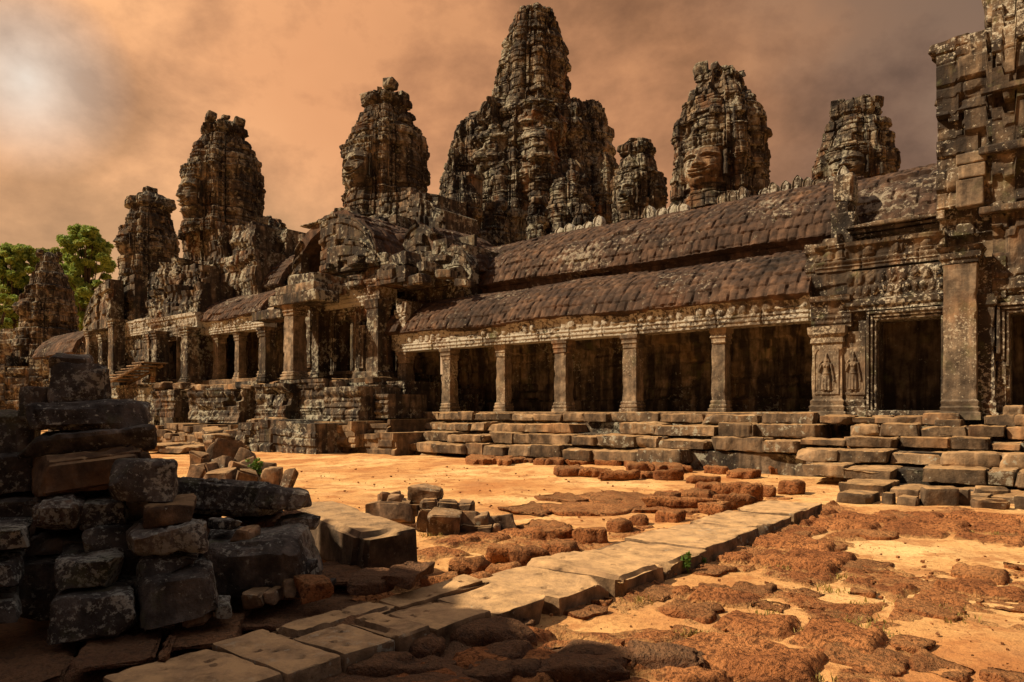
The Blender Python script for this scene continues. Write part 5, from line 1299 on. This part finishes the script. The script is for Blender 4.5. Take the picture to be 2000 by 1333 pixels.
LG = 'laterite blocks in the sand'
def build_laterite():
    kw = dict(rough=.045, bev=.09, warp=.06, pit=.022, nscale=.16, lob=.22, smooth=True)
    right = [(1145, 75, 1310, 135), (1300, 80, 1570, 165), (1525, 100, 1670, 160), (1660, 80, 1975, 175), (1920, 170, 2060, 235), (1310, 160, 1500, 220),
             (980, 150, 1180, 210), (880, 190, 1050, 240), (1060, 190, 1310, 265), (800, 230, 1040, 300), (1230, 265, 1480, 360), (660, 300, 870, 360), (375, 360, 680, 450), (270, 420, 430, 465), (155, 445, 390, 525), (690, 365, 870, 440), (830, 370, 1030, 450), (560, 440, 830, 530), (1080, 390, 1240, 450), (910, 430, 1110, 500), (1280, 390, 1450, 440), (1430, 330, 1740, 430), (1690, 310, 1940, 385), (1910, 285, 2040, 345), (1470, 430, 1780, 545), (1820, 420, 2060, 510), (1110, 440, 1260, 500), (1200, 480, 1400, 560), (900, 500, 1080, 560), (590, 540, 750, 600), (540, 590, 950, 720), (950, 560, 1230, 650), (1050, 540, 1300, 600), (810, 640, 1200, 766), (1200, 600, 1560, 766), (1440, 580, 1670, 660), (1550, 650, 1800, 780), (1820, 700, 2060, 790)]
    for k, b in enumerate(right):
        b5 = Z5(b); rn = random.Random(k)
        h = rn.uniform(.03, .055)
        gblock('laterite_block', M_lat, 'pitted red laterite block worn low, half sunk in the sunlit sand right of the path', 'laterite block', b5, h, -.012, 600 + k, LG + ' right of the path', k=1.0, res=.035 if b5[1] > 1120 else .055, **kw)
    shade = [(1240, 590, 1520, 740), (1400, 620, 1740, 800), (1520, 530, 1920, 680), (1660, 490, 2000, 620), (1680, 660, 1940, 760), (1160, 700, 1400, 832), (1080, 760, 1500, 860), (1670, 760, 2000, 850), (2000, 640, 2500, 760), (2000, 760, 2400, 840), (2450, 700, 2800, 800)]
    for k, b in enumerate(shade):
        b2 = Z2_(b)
        gblock('laterite_block', M_latshade, 'dark laterite block lying in the shade beside the near end of the path', 'laterite block', b2, random.Random(k).uniform(.07, .14), -.01, 650 + k, LG + ' in the near shade', k=1.15, res=.03, nmax=50, **kw)
    kerb = [(0, 240, 150, 320), (90, 205, 290, 275), (250, 160, 370, 225), (370, 130, 460, 185), (450, 110, 550, 160), (550, 90, 690, 150), (-330, 400, -180, 470), (-190, 350, -60, 420), (-100, 300, 40, 370), (-420, 440, -300, 500), (-260, 300, -100, 360), (-90, 250, 50, 300), (80, 170, 240, 215), (-350, 350, -200, 410)]
    for k, b in enumerate(kerb):
        gblock('laterite_kerb', M_lat, 'rough laterite kerb block along the left edge of the sunlit path', 'laterite block', Z5(b), random.Random(k).uniform(.12, .20), 0.0, 680 + k, 'laterite kerb blocks left of the path', res=.05, **kw)
    mid = [('z5', (530, 40, 815, 90), .25), ('z5', (740, 55, 850, 110), .22), ('z5', (790, 35, 930, 90), .28), ('z5', (870, 0, 970, 55), .40),
           ('z3', (625, 820, 760, 885), .26), ('z3', (750, 822, 860, 885), .26), ('z3', (850, 825, 935, 878), .25), ('z3', (930, 835, 985, 880), .2), ('z3', (980, 845, 1070, 890), .26), ('z3', (1060, 835, 1150, 890), .26), ('z3', (1095, 880, 1255, 950), .28), ('z3', (1240, 895, 1400, 955), .30), ('z3', (1365, 905, 1560, 970), .30), ('z3', (1645, 905, 1795, 970), .32), ('z3', (1150, 835, 1330, 890), .24), ('z3', (1320, 840, 1500, 900), .3), ('z3', (1500, 850, 1630, 925), .3), ('z3', (1620, 850, 1760, 930), .3), ('z3', (1540, 915, 1640, 962), .2), ('z3', (1850, 945, 2000, 985), .18), ('z3', (1620, 1030, 1820, 1120), .28), ('z3', (1800, 1010, 2000, 1110), .3),
           ('z4', (240, 310, 460, 380), .3), ('z4', (450, 330, 570, 380), .28), ('z4', (560, 325, 730, 392), .3), ('z4', (165, 305, 245, 365), .3), ('z4', (360, 410, 530, 470), .22), ('z4', (300, 395, 400, 430), .2), ('z4', (540, 445, 650, 505), .25), ('z4', (330, 470, 540, 530), .24), ('z4', (210, 455, 350, 505), .22), ('z4', (130, 515, 280, 560), .2), ('z4', (640, 390, 720, 455), .3), ('z4', (60, 455, 150, 500), .25), ('z4', (180, 550, 410, 620), .25), ('z4', (520, 570, 630, 625), .2), ('z4', (640, 530, 760, 615), .3), ('z4', (390, 555, 540, 665), .4), ('z4', (270, 620, 475, 690), .25), ('z4', (200, 650, 350, 730), .2)]
    for k, (f, b, h) in enumerate(mid):
        bb = {'z5': Z5, 'z3': Z3, 'z4': Z4}[f](b); h *= .8
        gblock('laterite_block', M_lat, 'thick laterite block of the broken terrace between the sand and the plinth', 'laterite block', bb, h, 0.03, 710 + k, 'laterite blocks of the broken terrace', k=1.12, res=.05, **kw)
    # flat laterite patches around the middle of the court
    flat = [(Z3((1620, 1085, 2000, 1143))), (Z5((0, 60, 200, 110))), (Z5((150, 60, 420, 120))), (Z5((300, 20, 560, 70))), (Z5((-10, 130, 250, 180))), (Z5((450, 60, 560, 100))), (Z3((1000, 1040, 1300, 1090))), (Z3((1350, 1080, 1600, 1130)))]
    for k, b in enumerate(flat):
        gblock('laterite_patch', M_lat, 'flat worn laterite paving nearly level with the sand, left of the path', 'laterite block', b, .05, 0.02, 790 + k, 'flat laterite paving left of the path', k=1.25, res=.06, **kw)

def build_pavement():
    # worn laterite paving, most of it drowned in blown sand
    def sheet(name, label, u0, u1, v0, v1, bias, holes, edge, seed):
        A = lin(u0, u1, .034); B = lin(v0, v1, .034); a, b = np.meshgrid(A, B, indexing='ij')
        wa = a + .06 * fbm(a / .5, b / .5, 0, 2, seed + 1); wb = b + .06 * fbm(a / .5, b / .5, 5, 2, seed + 2)
        h, t = masonry(wa, wb, seed, ch=.60, bl=.85, amp=.042, joint=.085, jw=.08, miss=0, rough=.0)
        h = h + .055 * fbm(a / 1.6, b / 1.6, 0, 3, seed + 3) + .034 * fbm(a / .22, b / .22, 0, 3, seed + 4) - .03 * np.clip(vnoise(a / .06, b / .06, 0, seed + 5), 0, 1) + bias
        P = W(a, b, 0)
        for (px, py, r, d) in holes:
            t_ = FPX * EYE / (py - HZ); x = (px - 1000) / FPX * t_
            h = h - d * np.exp(-(((P[..., 0] - x) ** 2 + (P[..., 1] - t_) ** 2) / r ** 2) ** 1.5)
        h = h - edge(a, b)
        P[..., 2] = np.maximum(h, -.12)
        m = MB(); m.grid(P, np.clip((h + .03) / .09, 0, 1)); single(name, m, M_latsheet, label, 'paving', (0, 0, 0), smooth=True, kind='structure')
    sheet('laterite_paving', 'worn red laterite paving half buried in sand, right of the path', 5.56, 15.5, -20.5, -7.0, .055,
          [(1830, 1075, 1.05, .16), (1930, 1260, .55, .16), (1390, 1130, .55, .10), (1180, 1200, .45, .11), (1260, 1160, .3, .08), (1650, 1160, .35, .09), (1650, 985, 1.2, .1), (1990, 1190, .4, .1), (1500, 1195, .3, .08), (1960, 1320, .4, .14)],
          lambda a, b: .25 * sst(-8.2, -7.0, b) + .2 * sst(14.5, 15.5, a), 41)
    sheet('laterite_paving', 'worn red laterite paving half buried in sand, left of the path', -1.5, 4.44, -19.0, -6.5, .02,
          [(1180, 1010, .9, .08), (900, 1100, .5, .1)],
          lambda a, b: .22 * sst(3.0, .2, a + .8 * fbm(a / 1.1, b / 1.1, 3, 3, 9)) + .25 * sst(-7.5, -6.5, b), 43)

def build_loose():
    P_ = dict(rough=.03, bev=.06, warp=.12, nscale=.3)
    fr_ = [((930, 585, 1220, 680), .22, 'flat broad block lying in front of the staircase, its top pale and its corner broken'), ((1200, 600, 1290, 680), .24, 'upright stub right of the flat broad block in front of the staircase'), ((1290, 615, 1430, 690), .18, 'boulder with orange flanks lying on the sand before the staircase'), ((1430, 590, 1620, 690), .34, 'long wide block set at the foot of the staircase'), ((1610, 605, 1710, 685), .30, 'small cube block right of the long foot block of the staircase'), ((1720, 640, 1910, 705), .18, 'low orange block in front of another at the foot of the staircase'), ((1715, 605, 1915, 660), .26, 'block behind the low orange one at the foot of the staircase'), ((1935, 630, 2040, 705), .24, 'squared block at the right frame edge at the foot of the staircase')]
    for k, (b, h, lab) in enumerate(fr_):
        gblock('fallen_block', M_plinth, lab, 'stone block', Z4(b), h, 0.0, 820 + k, None, res=.04, rough=.025, bev=.05, warp=.06)
    gblock('boulder', M_heap, 'big rounded grey brown boulder on the laterite before the middle of the plinth', 'boulder', Z3((1690, 775, 1900, 862)), .45, .1, 840, None, res=.05, rough=.06, bev=.16, warp=.2)
    small = [(320, 785, 400, 830), (395, 755, 505, 835), (500, 790, 570, 835), (290, 735, 390, 800), (215, 735, 300, 780), (130, 720, 210, 780), (55, 735, 130, 782), (0, 735, 60, 780), (575, 795, 650, 830), (140, 790, 250, 818), (20, 785, 110, 812)]
    for k, b in enumerate(small):
        gblock('edge_stone', M_plinth, 'small tumbled stone in the row along the far edge of the sand, below the plinth', 'stone', Z3(b), .2 + .15 * random.Random(k).random(), .06, 845 + k, 'small stones at the far edge of the sand', res=.06, rough=.04, bev=.09, warp=.16)
    far = [(470, 868, 500, 882, .2), (575, 860, 610, 876, .25), (290, 862, 350, 884, .3), (340, 866, 400, 884, .2), (395, 845, 458, 880, .7), (620, 868, 690, 878, .12), (500, 872, 560, 880, .12)]
    for k, (a, b, c, d, h) in enumerate(far):
        gblock('edge_block', M_plinth, 'low block at the far left edge of the sand below the moulded terrace', 'stone block', (a, b, c, d), h, .08, 860 + k, 'blocks at the far left edge of the sand', res=.08, rough=.04, bev=.08, warp=.1)
    # heap in the middle of the sand (zoom box, height, base, label)
    heap = [((195, 400, 360, 545), .30, .0, 'squat dark stone at the left end of the middle heap'), ((335, 430, 660, 600), .26, .0, 'long round ended stone lying slantwise at the front of the middle heap'),
            ((690, 480, 830, 680), .42, .0, 'pale upright slab behind the orange block of the middle heap'), ((815, 505, 1160, 765), .44, .0, 'big tapering orange brown block at the front of the middle heap'),
            ((1060, 510, 1340, 680), .24, .05, 'dark flat slab leaning right of the orange block in the middle heap'), ((1345, 545, 1480, 690), .25, .0, 'grey pointed stone between two slabs in the middle heap'), ((1440, 550, 1745, 675), .22, .0, 'long squared block at the right end of the middle heap'),
            ((1480, 630, 1565, 730), .16, .0, 'small orange cube in front of the long squared block of the middle heap'), ((1130, 650, 1400, 745), .12, .0, 'thin slab flat on the sand at the front of the middle heap'), ((1330, 670, 1500, 760), .12, .0, 'thin grey splinter at the front right of the middle heap'),
            ((660, 250, 960, 400), .32, .32, 'large dark rounded boulder crowning the middle heap'), ((695, 238, 770, 290), .12, .55, 'small block perched on top behind the crowning boulder'), ((315, 335, 430, 420), .2, .18, 'small tilted brick like stone on the left slope of the middle heap'), ((425, 335, 560, 440), .22, .22, 'block with one pale facet on the left slope of the middle heap'),
            ((515, 380, 650, 475), .2, .2, 'small squared stone in the centre of the middle heap'), ((600, 435, 745, 540), .2, .12, 'brown wedge in the centre of the middle heap'), ((750, 380, 920, 500), .26, .2, 'dark knobbly stone under the crowning boulder'), ((910, 395, 1110, 510), .28, .2, 'pointed stone with a light ridge, right of the knobbly one'), ((1110, 415, 1290, 520), .24, .1, 'reddish slanting slab on the right slope of the middle heap'), ((410, 315, 560, 350), .12, .3, 'pale flat stone at the back of the middle heap')]
    for k, (b, h, zb, lab) in enumerate(heap):
        x0, y0, x1, y1 = Z7(b); t = 9.75 - zb * .6 + (765 - b[3]) / 520 * 1.3
        zb_ = max(0, EYE + (HZ - y1) / FPX * t) if zb == 0 else EYE + (HZ - y1) / FPX * t
        hh = (y1 - y0) / FPX * t * .92; w = (x1 - x0) / FPX * t
        rn = random.Random(k + 3)
        stone_thing('heap_stone', M_heap, lab, 'stone', ((x0 + x1) / 2 - 1000) / FPX * t, t, zb_ - .05, w * .95, max(.25, w * .7), hh + .05, rn.uniform(-.3, .3), 870 + k, tilt=(rn.uniform(-.15, .15), rn.uniform(-.2, .2)), group='stones of the middle heap', smooth='sharp',
                    res=.03, rough=.022, bev=.02, warp=.16, cuts=4, crack=.01)
    # heap further back left
    rn = random.Random(21)
    spots = [(392, 918, 28, 34), (412, 905, 34, 30), (446, 900, 56, 38), (430, 925, 40, 24), (470, 915, 36, 28), (405, 932, 40, 22), (460, 930, 44, 22), (488, 928, 34, 26), (505, 930, 30, 24), (380, 935, 30, 16), (425, 890, 30, 20), (530, 940, 30, 18), (556, 944, 22, 22), (440, 942, 60, 14), (480, 944, 40, 12)]
    for k, (px, py, w, h) in enumerate(spots):
        t = 15.0 + (945 - py) / 40; py -= 10; h += 10
        stone_thing('heap_stone', M_heap, 'tumbled broken stone in the back heap behind the long dark block', 'stone', (px - 1000) / FPX * t, t, max(0, EYE + (HZ - py - h / 2) / FPX * t - .1), w / FPX * t * 1.05, w / FPX * t * .8, h / FPX * t * 1.1 + .1, rn.uniform(-.6, .6), 900 + k,
                    tilt=(rn.uniform(-.3, .3), rn.uniform(-.35, .35)), group='stones of the back heap', smooth='sharp', res=.05, rough=.03, bev=.03, warp=.18, cuts=4)

def fblock(name, mat, label, box, Y, d, seed, yaw=0.0, tilt=(0, 0), cat='stone block', group=None, tk=.35, **kw):
    """foreground block whose front face fills the photo box at distance Y"""
    x0, y0, x1, y1 = box
    _, _, zt = at(x0, y0, Y + tk * d); xa = at(x0, y0, Y)[0]; xb, _, zb = at(x1, y1, Y)
    kw.setdefault('res', .024); kw.setdefault('rough', .032); kw.setdefault('bev', .013); kw.setdefault('warp', .09); kw.setdefault('nscale', .22); kw.setdefault('pit', .006); kw.setdefault('cuts', 4); kw.setdefault('crack', .016); kw.setdefault('nmax', 52)
    r = ((x0 + x1) / 2 - 1000) / FPX; th = math.atan(-r) * .9
    stone_thing(name, mat, label, cat, r * Y - math.sin(th) * d / 2, Y + math.cos(th) * d / 2, zb, (xb - xa) * math.cos(th), d, zt - zb, yaw + th, seed, tilt, group, 'sharp', **kw)
def build_rubble():
    R = M_rubble
    B = lambda lab, box, Y, d, seed, **kw: fblock('rubble_block', kw.pop('mat', R), lab, box, Y, d, seed, group='blocks of the shaded rubble stack', **kw)
    B('flat rounded cap stone on the very top of the rubble stack', (98, 692, 168, 716), 6.0, .5, 1001, bev=.06, warp=.15, tilt=(.1, .06))
    B('dark block with a round hollow, just under the cap stone of the rubble stack', (104, 712, 212, 790), 5.9, .8, 1002, warp=.05)
    B('dark block left of the one with the round hollow, high in the stack', (34, 756, 112, 812), 6.1, .9, 1003)
    B('huge long block with a moulded ledge, high in the stack, its right end overhanging', (56, 838, 303, 893), 5.55, 1.0, 1004, tilt=(0, -.07), bev=.05)
    B('long flat stone lying on the huge overhanging block, with a slanting top edge', (58, 786, 300, 842), 5.62, .9, 1104, tilt=(0, -.03), bev=.06)
    B('warm brown wedge slab beneath the huge overhanging block', (62, 876, 300, 968), 5.45, 1.0, 1005, tilt=(0, -.10), mat=M_heap, bev=.05)
    B('square block jutting right of the brown wedge slab', (215, 905, 345, 978), 5.05, .9, 1006, tilt=(0, .05))
    B('moulded two band stone under the jutting square block', (276, 972, 382, 1030), 4.95, .8, 1007, tilt=(0, -.07), mat=M_heap, bev=.05)
    B('stone carved with small figures, in the right column of the stack', (250, 1022, 408, 1086), 4.85, .8, 1008, tilt=(0, -.05), rough=.045, nscale=.14, bev=.06)
    B('thin stone under the one carved with small figures', (283, 1082, 388, 1114), 4.9, .7, 1009, tilt=(0, -.06))
    B('large carved stone with grooves at the foot of the right column of the stack', (268, 1112, 412, 1216), 4.70, .8, 1010, yaw=.12, tilt=(0, -.03), rough=.03, nscale=.18)
    B('grey squared stone in the middle of the lower stack', (108, 1080, 228, 1150), 4.72, .8, 1011, tilt=(0, .02))
    B('broad stone carved with a spiral, at the foot of the stack', (105, 1152, 267, 1248), 4.50, .8, 1012, tilt=(0, -.06), rough=.028, nscale=.16)
    B('block with a green top corner cut by the left frame edge', (-70, 1020, 53, 1078), 4.6, .8, 1013, mat=R)
    B('block below the green cornered one at the left frame edge', (-70, 1090, 36, 1152), 4.5, .8, 1014)
    B('lowest block cut by the left frame edge', (-70, 1154, 33, 1225), 4.45, .8, 1015)
    B('round carved stone recessed in the dark of the stack', (54, 968, 158, 1040), 5.05, .8, 1016, bev=.14, rough=.04)
    B('mossy block recessed right of the round carved stone', (160, 974, 238, 1034), 5.25, .8, 1017)
    B('dark block deep in the stack under the round carved stone', (60, 1040, 250, 1085), 5.3, .9, 1018)
    B('dark filler block at the far left, middle height of the stack', (-60, 806, 62, 890), 5.95, .9, 1019)
    B('dark block behind the left edge of the brown wedge slab', (-60, 888, 70, 970), 5.7, .9, 1020)
    B('dark block low behind the left edge blocks', (-20, 968, 70, 1050), 5.5, .9, 1021)
    B('deep shadowed block between the two lower columns of the stack', (180, 1030, 290, 1130), 5.15, .8, 1022)
    B('deep shadowed block behind the spiral stone', (20, 1085, 140, 1210), 5.05, .8, 1023)
    B('filler block behind the large grooved stone', (215, 1120, 300, 1230), 5.0, .7, 1024)
    B('dark filling behind the jutting square block', (200, 960, 330, 1060), 5.75, .8, 1025)
    B('dark filling behind the green cornered edge block', (20, 985, 150, 1100), 5.9, .7, 1027)
    B('dark filling behind the upper left of the stack', (60, 900, 260, 1000), 6.3, .8, 1026)
    # right of the stack
    t = dict(group='big blocks beside the rubble stack')
    fblock('stone_beam', R, 'long dark stone beam lying on other blocks, with a narrow tenon at its right end', (330, 940, 545, 1024), 6.15, 1.0, 1030, yaw=-.16, tilt=(-.15, .07), bev=.05, **t)
    fblock('beam_end', R, 'narrow pointed tenon stone at the right end of the long dark beam', (510, 956, 604, 1000), 6.0, .5, 1031, yaw=-.12, tilt=(-.1, .08), bev=.09, warp=.12, **t)
    fblock('boulder', R, 'great broken block under the long dark beam, with a flat shaded top', (390, 1045, 622, 1180), 5.35, 1.0, 1032, yaw=-.10, tilt=(0, .0), bev=.08, warp=.10, rough=.03, nmax=50, **t)
    x, y, z = at(752, 1128, 5.55)
    # the long pale slab: its end faces the camera, the body runs back to the left
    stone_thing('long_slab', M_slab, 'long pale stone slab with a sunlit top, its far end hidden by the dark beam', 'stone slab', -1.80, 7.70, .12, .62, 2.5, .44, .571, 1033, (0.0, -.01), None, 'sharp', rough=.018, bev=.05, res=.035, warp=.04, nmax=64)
    sm = [((406, 1014, 462, 1040), 5.6, M_rubble, 'small dark stone wedged under the long dark beam'), ((460, 1030, 498, 1062), 5.5, M_heap, 'pale angular stone on top of the great broken block'), ((540, 1005, 620, 1040), 6.1, M_rubble, 'dark flat stone between the beam and the pale slab'),
          ((476, 1152, 526, 1192), 5.15, M_heap, 'pale oval pebble leaning at the foot of the great broken block'), ((524, 1152, 547, 1186), 5.2, M_heap, 'small upright pebble right of the oval one'), ((546, 1130, 580, 1178), 5.3, M_heap, 'tall brown stone wedged under the great broken block'),
          ((580, 1130, 640, 1174), 5.2, M_lat, 'round spongy laterite lump between the great block and the slab'), ((636, 1134, 652, 1154), 5.4, M_rubble, 'tiny grey stone right of the laterite lump'), ((580, 1098, 618, 1124), 5.5, M_rubble, 'grey stone in the gap above the laterite lump'),
          ((357, 1200, 409, 1228), 4.75, M_heap, 'pale flat stone under the grooved carved stone'), ((414, 1176, 446, 1206), 4.85, M_rubble, 'small grey stone right of the grooved carved stone'), ((395, 1140, 420, 1190), 4.95, M_rubble, 'round grey stone tucked behind the grooved carved stone')]
    for k, (b, Y, mt, lab) in enumerate(sm):
        fblock('small_stone', mt, lab, b, Y, .26, 1040 + k, yaw=random.Random(k).uniform(-.5, .5), tilt=(random.Random(k + 9).uniform(-.15, .15), random.Random(k + 5).uniform(-.2, .2)), cat='stone', bev=.05, warp=.14, res=.02, rough=.018)
    # supports under the beams and the slab, laterite footing
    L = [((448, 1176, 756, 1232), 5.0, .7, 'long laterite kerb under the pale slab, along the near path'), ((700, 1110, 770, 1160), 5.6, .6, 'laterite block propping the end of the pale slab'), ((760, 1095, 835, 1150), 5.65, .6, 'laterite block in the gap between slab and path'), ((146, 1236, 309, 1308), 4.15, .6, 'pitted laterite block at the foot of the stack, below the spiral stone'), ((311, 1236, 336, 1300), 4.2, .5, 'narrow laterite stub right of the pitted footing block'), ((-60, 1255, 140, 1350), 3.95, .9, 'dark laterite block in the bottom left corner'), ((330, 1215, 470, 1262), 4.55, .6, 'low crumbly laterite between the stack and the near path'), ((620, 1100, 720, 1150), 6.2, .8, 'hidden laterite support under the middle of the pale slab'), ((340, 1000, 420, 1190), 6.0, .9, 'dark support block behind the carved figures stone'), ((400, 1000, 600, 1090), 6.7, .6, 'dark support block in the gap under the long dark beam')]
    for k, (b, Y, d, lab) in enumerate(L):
        fblock('laterite_footing', M_latshade, lab, b, Y, d, 1060 + k, yaw=-.35 if k in (0, 1, 2) else -.1, cat='laterite block', tk=.9, rough=.04, bev=.05, warp=.06, pit=.018, nscale=.2, res=.03, nmax=50)

def build_shade_wall():
    # unseen ruin added left of the viewer, its outline shaped to throw the near shade
    o = thing('shade_caster_ruin', 'ruined stone gate tower outside the left of the view that shades the foreground', 'tower', (-10, 0, 0))
    def ymax(z): return np.interp(z, [0, 5, 6.6, 7.3, 7.9, 8.3, 8.8, 9.4, 10.2, 11.5], [8.2, 8.2, 8.0, 7.4, 6.3, 5.6, 4.9, 4.35, 3.9, .5])
    zs = np.arange(-.2, 11.2, .5)
    for k, z in enumerate(zs):
        m = MB(); ye = ymax(z + .25) - .9 + .35 * (hsh(k, seed=4) - .5); y0 = -7 + .3 * hsh(k, seed=5)
        add_stone(m, -9.9, (ye + y0) / 2, z, 1.9, ye - y0, .495, 0, 1200 + k, rough=.04, bev=.04, res=.25, warp=.0, nmax=40); part('stone_course', m, M_temple, o)

def build_weeds():
    rn = np.random.RandomState(3)
    def tuft(m, x, y, z, n, h, w, seed):
        r = np.random.RandomState(seed); V = []; Q = []
        for i in range(n):
            a = r.rand() * 6.28; b = r.rand() * w; lx, ly = x + math.cos(a) * b, y + math.sin(a) * b
            hh = h * (.5 + r.rand()); dx, dy = (r.rand(2) - .5) * hh * 1.1; s = .004 + .004 * r.rand(); p = r.rand() * 3
            cx_, cy_ = math.cos(p) * s, math.sin(p) * s; k = len(V)
            V += [(lx - cx_, ly - cy_, z), (lx + cx_, ly + cy_, z), (lx + dx * .5 + cx_ * .7, ly + dy * .5 + cy_ * .7, z + hh * .7), (lx + dx * .5 - cx_ * .7, ly + dy * .5 - cy_ * .7, z + hh * .7), (lx + dx, ly + dy, z + hh), (lx + dx + .001, ly + dy, z + hh)]
            Q += [(k, k + 1, k + 2, k + 3), (k + 3, k + 2, k + 5, k + 4)]
        m.add(V, Q, np.repeat(r.rand(n), 6))
    def weed(label, x, y, z, n, h, seed, size=.03, name='weed', cat='plant'):
        r = np.random.RandomState(seed); m = MB(); cen = []
        o = thing(name, label, cat, (x, y, z))
        for i in range(n):
            a = r.rand() * 6.28; tip = (x + math.cos(a) * h * .45 * r.rand(), y + math.sin(a) * h * .4 * r.rand(), z + h * (.4 + .6 * r.rand()))
            tube(m, [(x, y, z), ((x + tip[0]) / 2, (y + tip[1]) / 2, z + (tip[2] - z) * .55), tip], [.004, .003, .002], 4); cen += [tip, ((x + tip[0] * 2) / 3, (y + tip[1] * 2) / 3, z + (tip[2] - z) * .6)]
        part('stem', m, M_weed, o); m = MB(); leaf_cloud(m, cen, 5, [h * .16] * len(cen), size, seed); part('leaf', m, M_weed, o)
    def g(px, py, z=0.0): t = FPX * (EYE - z) / (py - HZ); return ((px - 1000) / FPX * t, t, z)
    weed('little green weed growing at the right edge of the path', *g(1344, 1119), 7, .20, 5, .03)
    weed('pale weed sprig right of the first, against the path edge', *g(1374, 1104), 4, .10, 6, .02)
    weed('green seedling on the dark laterite below the grooved carved stone', *g(345, 1262), 5, .08, 7, .018)
    weed('green moss plant in the dark gap at the left of the stack', -2.62, 4.55, .28, 6, .07, 8, .018)
    x, y, z = at(500, 925, 15.2); weed('yellow green shrub growing out of the back heap', x, y, .25, 14, .42, 9, .05)
    sp = [(1690, 1185), (1700, 1215), (1840, 1190), (1660, 1220), (1500, 1205), (1560, 1240), (1430, 1280), (1580, 1325), (1220, 1120), (1300, 1112), (1470, 1215), (1250, 1175), (1620, 1155), (1760, 1180), (1880, 1040), (1950, 1045), (1105, 1160), (1520, 1110), (1640, 1130), (840, 1048), (1350, 1240), (1720, 1240), (1010, 1240), (1870, 1210)]
    m = MB()
    for k, (px, py) in enumerate(sp): tuft(m, *g(px, py, .01), 46, .035, .17, 50 + k)
    single('dry_grass', m, M_grass, 'sparse dry grass between the laterite blocks', 'grass', (0, 0, 0), kind='stuff')
    # loose grit over the sand
    r = np.random.RandomState(12); m = MB(); n = 2600
    t = 3.2 + 18 * r.rand(n) ** 1.5; x = (r.rand(n) * 1.5 - .72) * t
    for i in range(n):
        s = .004 + .010 * r.rand() ** 3 * (1 + t[i] / 14); q, Q = stone_arr(s * 2, s * 1.6, s * 1.3, i % 40, rough=0, bev=s * .4, res=s, warp=.3)
        a = r.rand() * 6; c_, s_ = math.cos(a), math.sin(a)
        q = q @ np.array([[c_, s_, 0], [-s_, c_, 0], [0, 0, 1]]) + np.array([x[i], t[i], .02]); m.add(q, Q, r.rand())
    single('gravel', m, M_lat, 'loose reddish grit and pebbles scattered over the sand', 'gravel', (0, 0, 0), kind='stuff')

def build_soil():
    A = lin(-6.5, .2, .06); B = lin(3.2, 8.6, .06); a, b = np.meshgrid(A, B, indexing='ij')
    w = a + .55 * b
    h = -.12 + .20 * sst(3.0, 1.7, w + .25 * fbm(a / .8, b / .8, 0, 3, 3)) * sst(8.6, 7.2, b + .5 * fbm(a, b, 3, 2, 5)) + .05 * fbm(a / .4, b / .4, 0, 4, 6)
    m = MB(); m.grid(np.stack([a, b, h], -1), .4); single('soil', m, M_latshade, 'dark crumbly soil and laterite dirt under the rubble stack', 'soil', (0, 0, 0), smooth=True, kind='structure')
build_soil()
build_ground()
build_temple()
build_plinths()
build_towers()
build_trees()
build_path()
build_laterite()
build_pavement()
build_loose()
build_rubble()
build_shade_wall()
build_weeds()
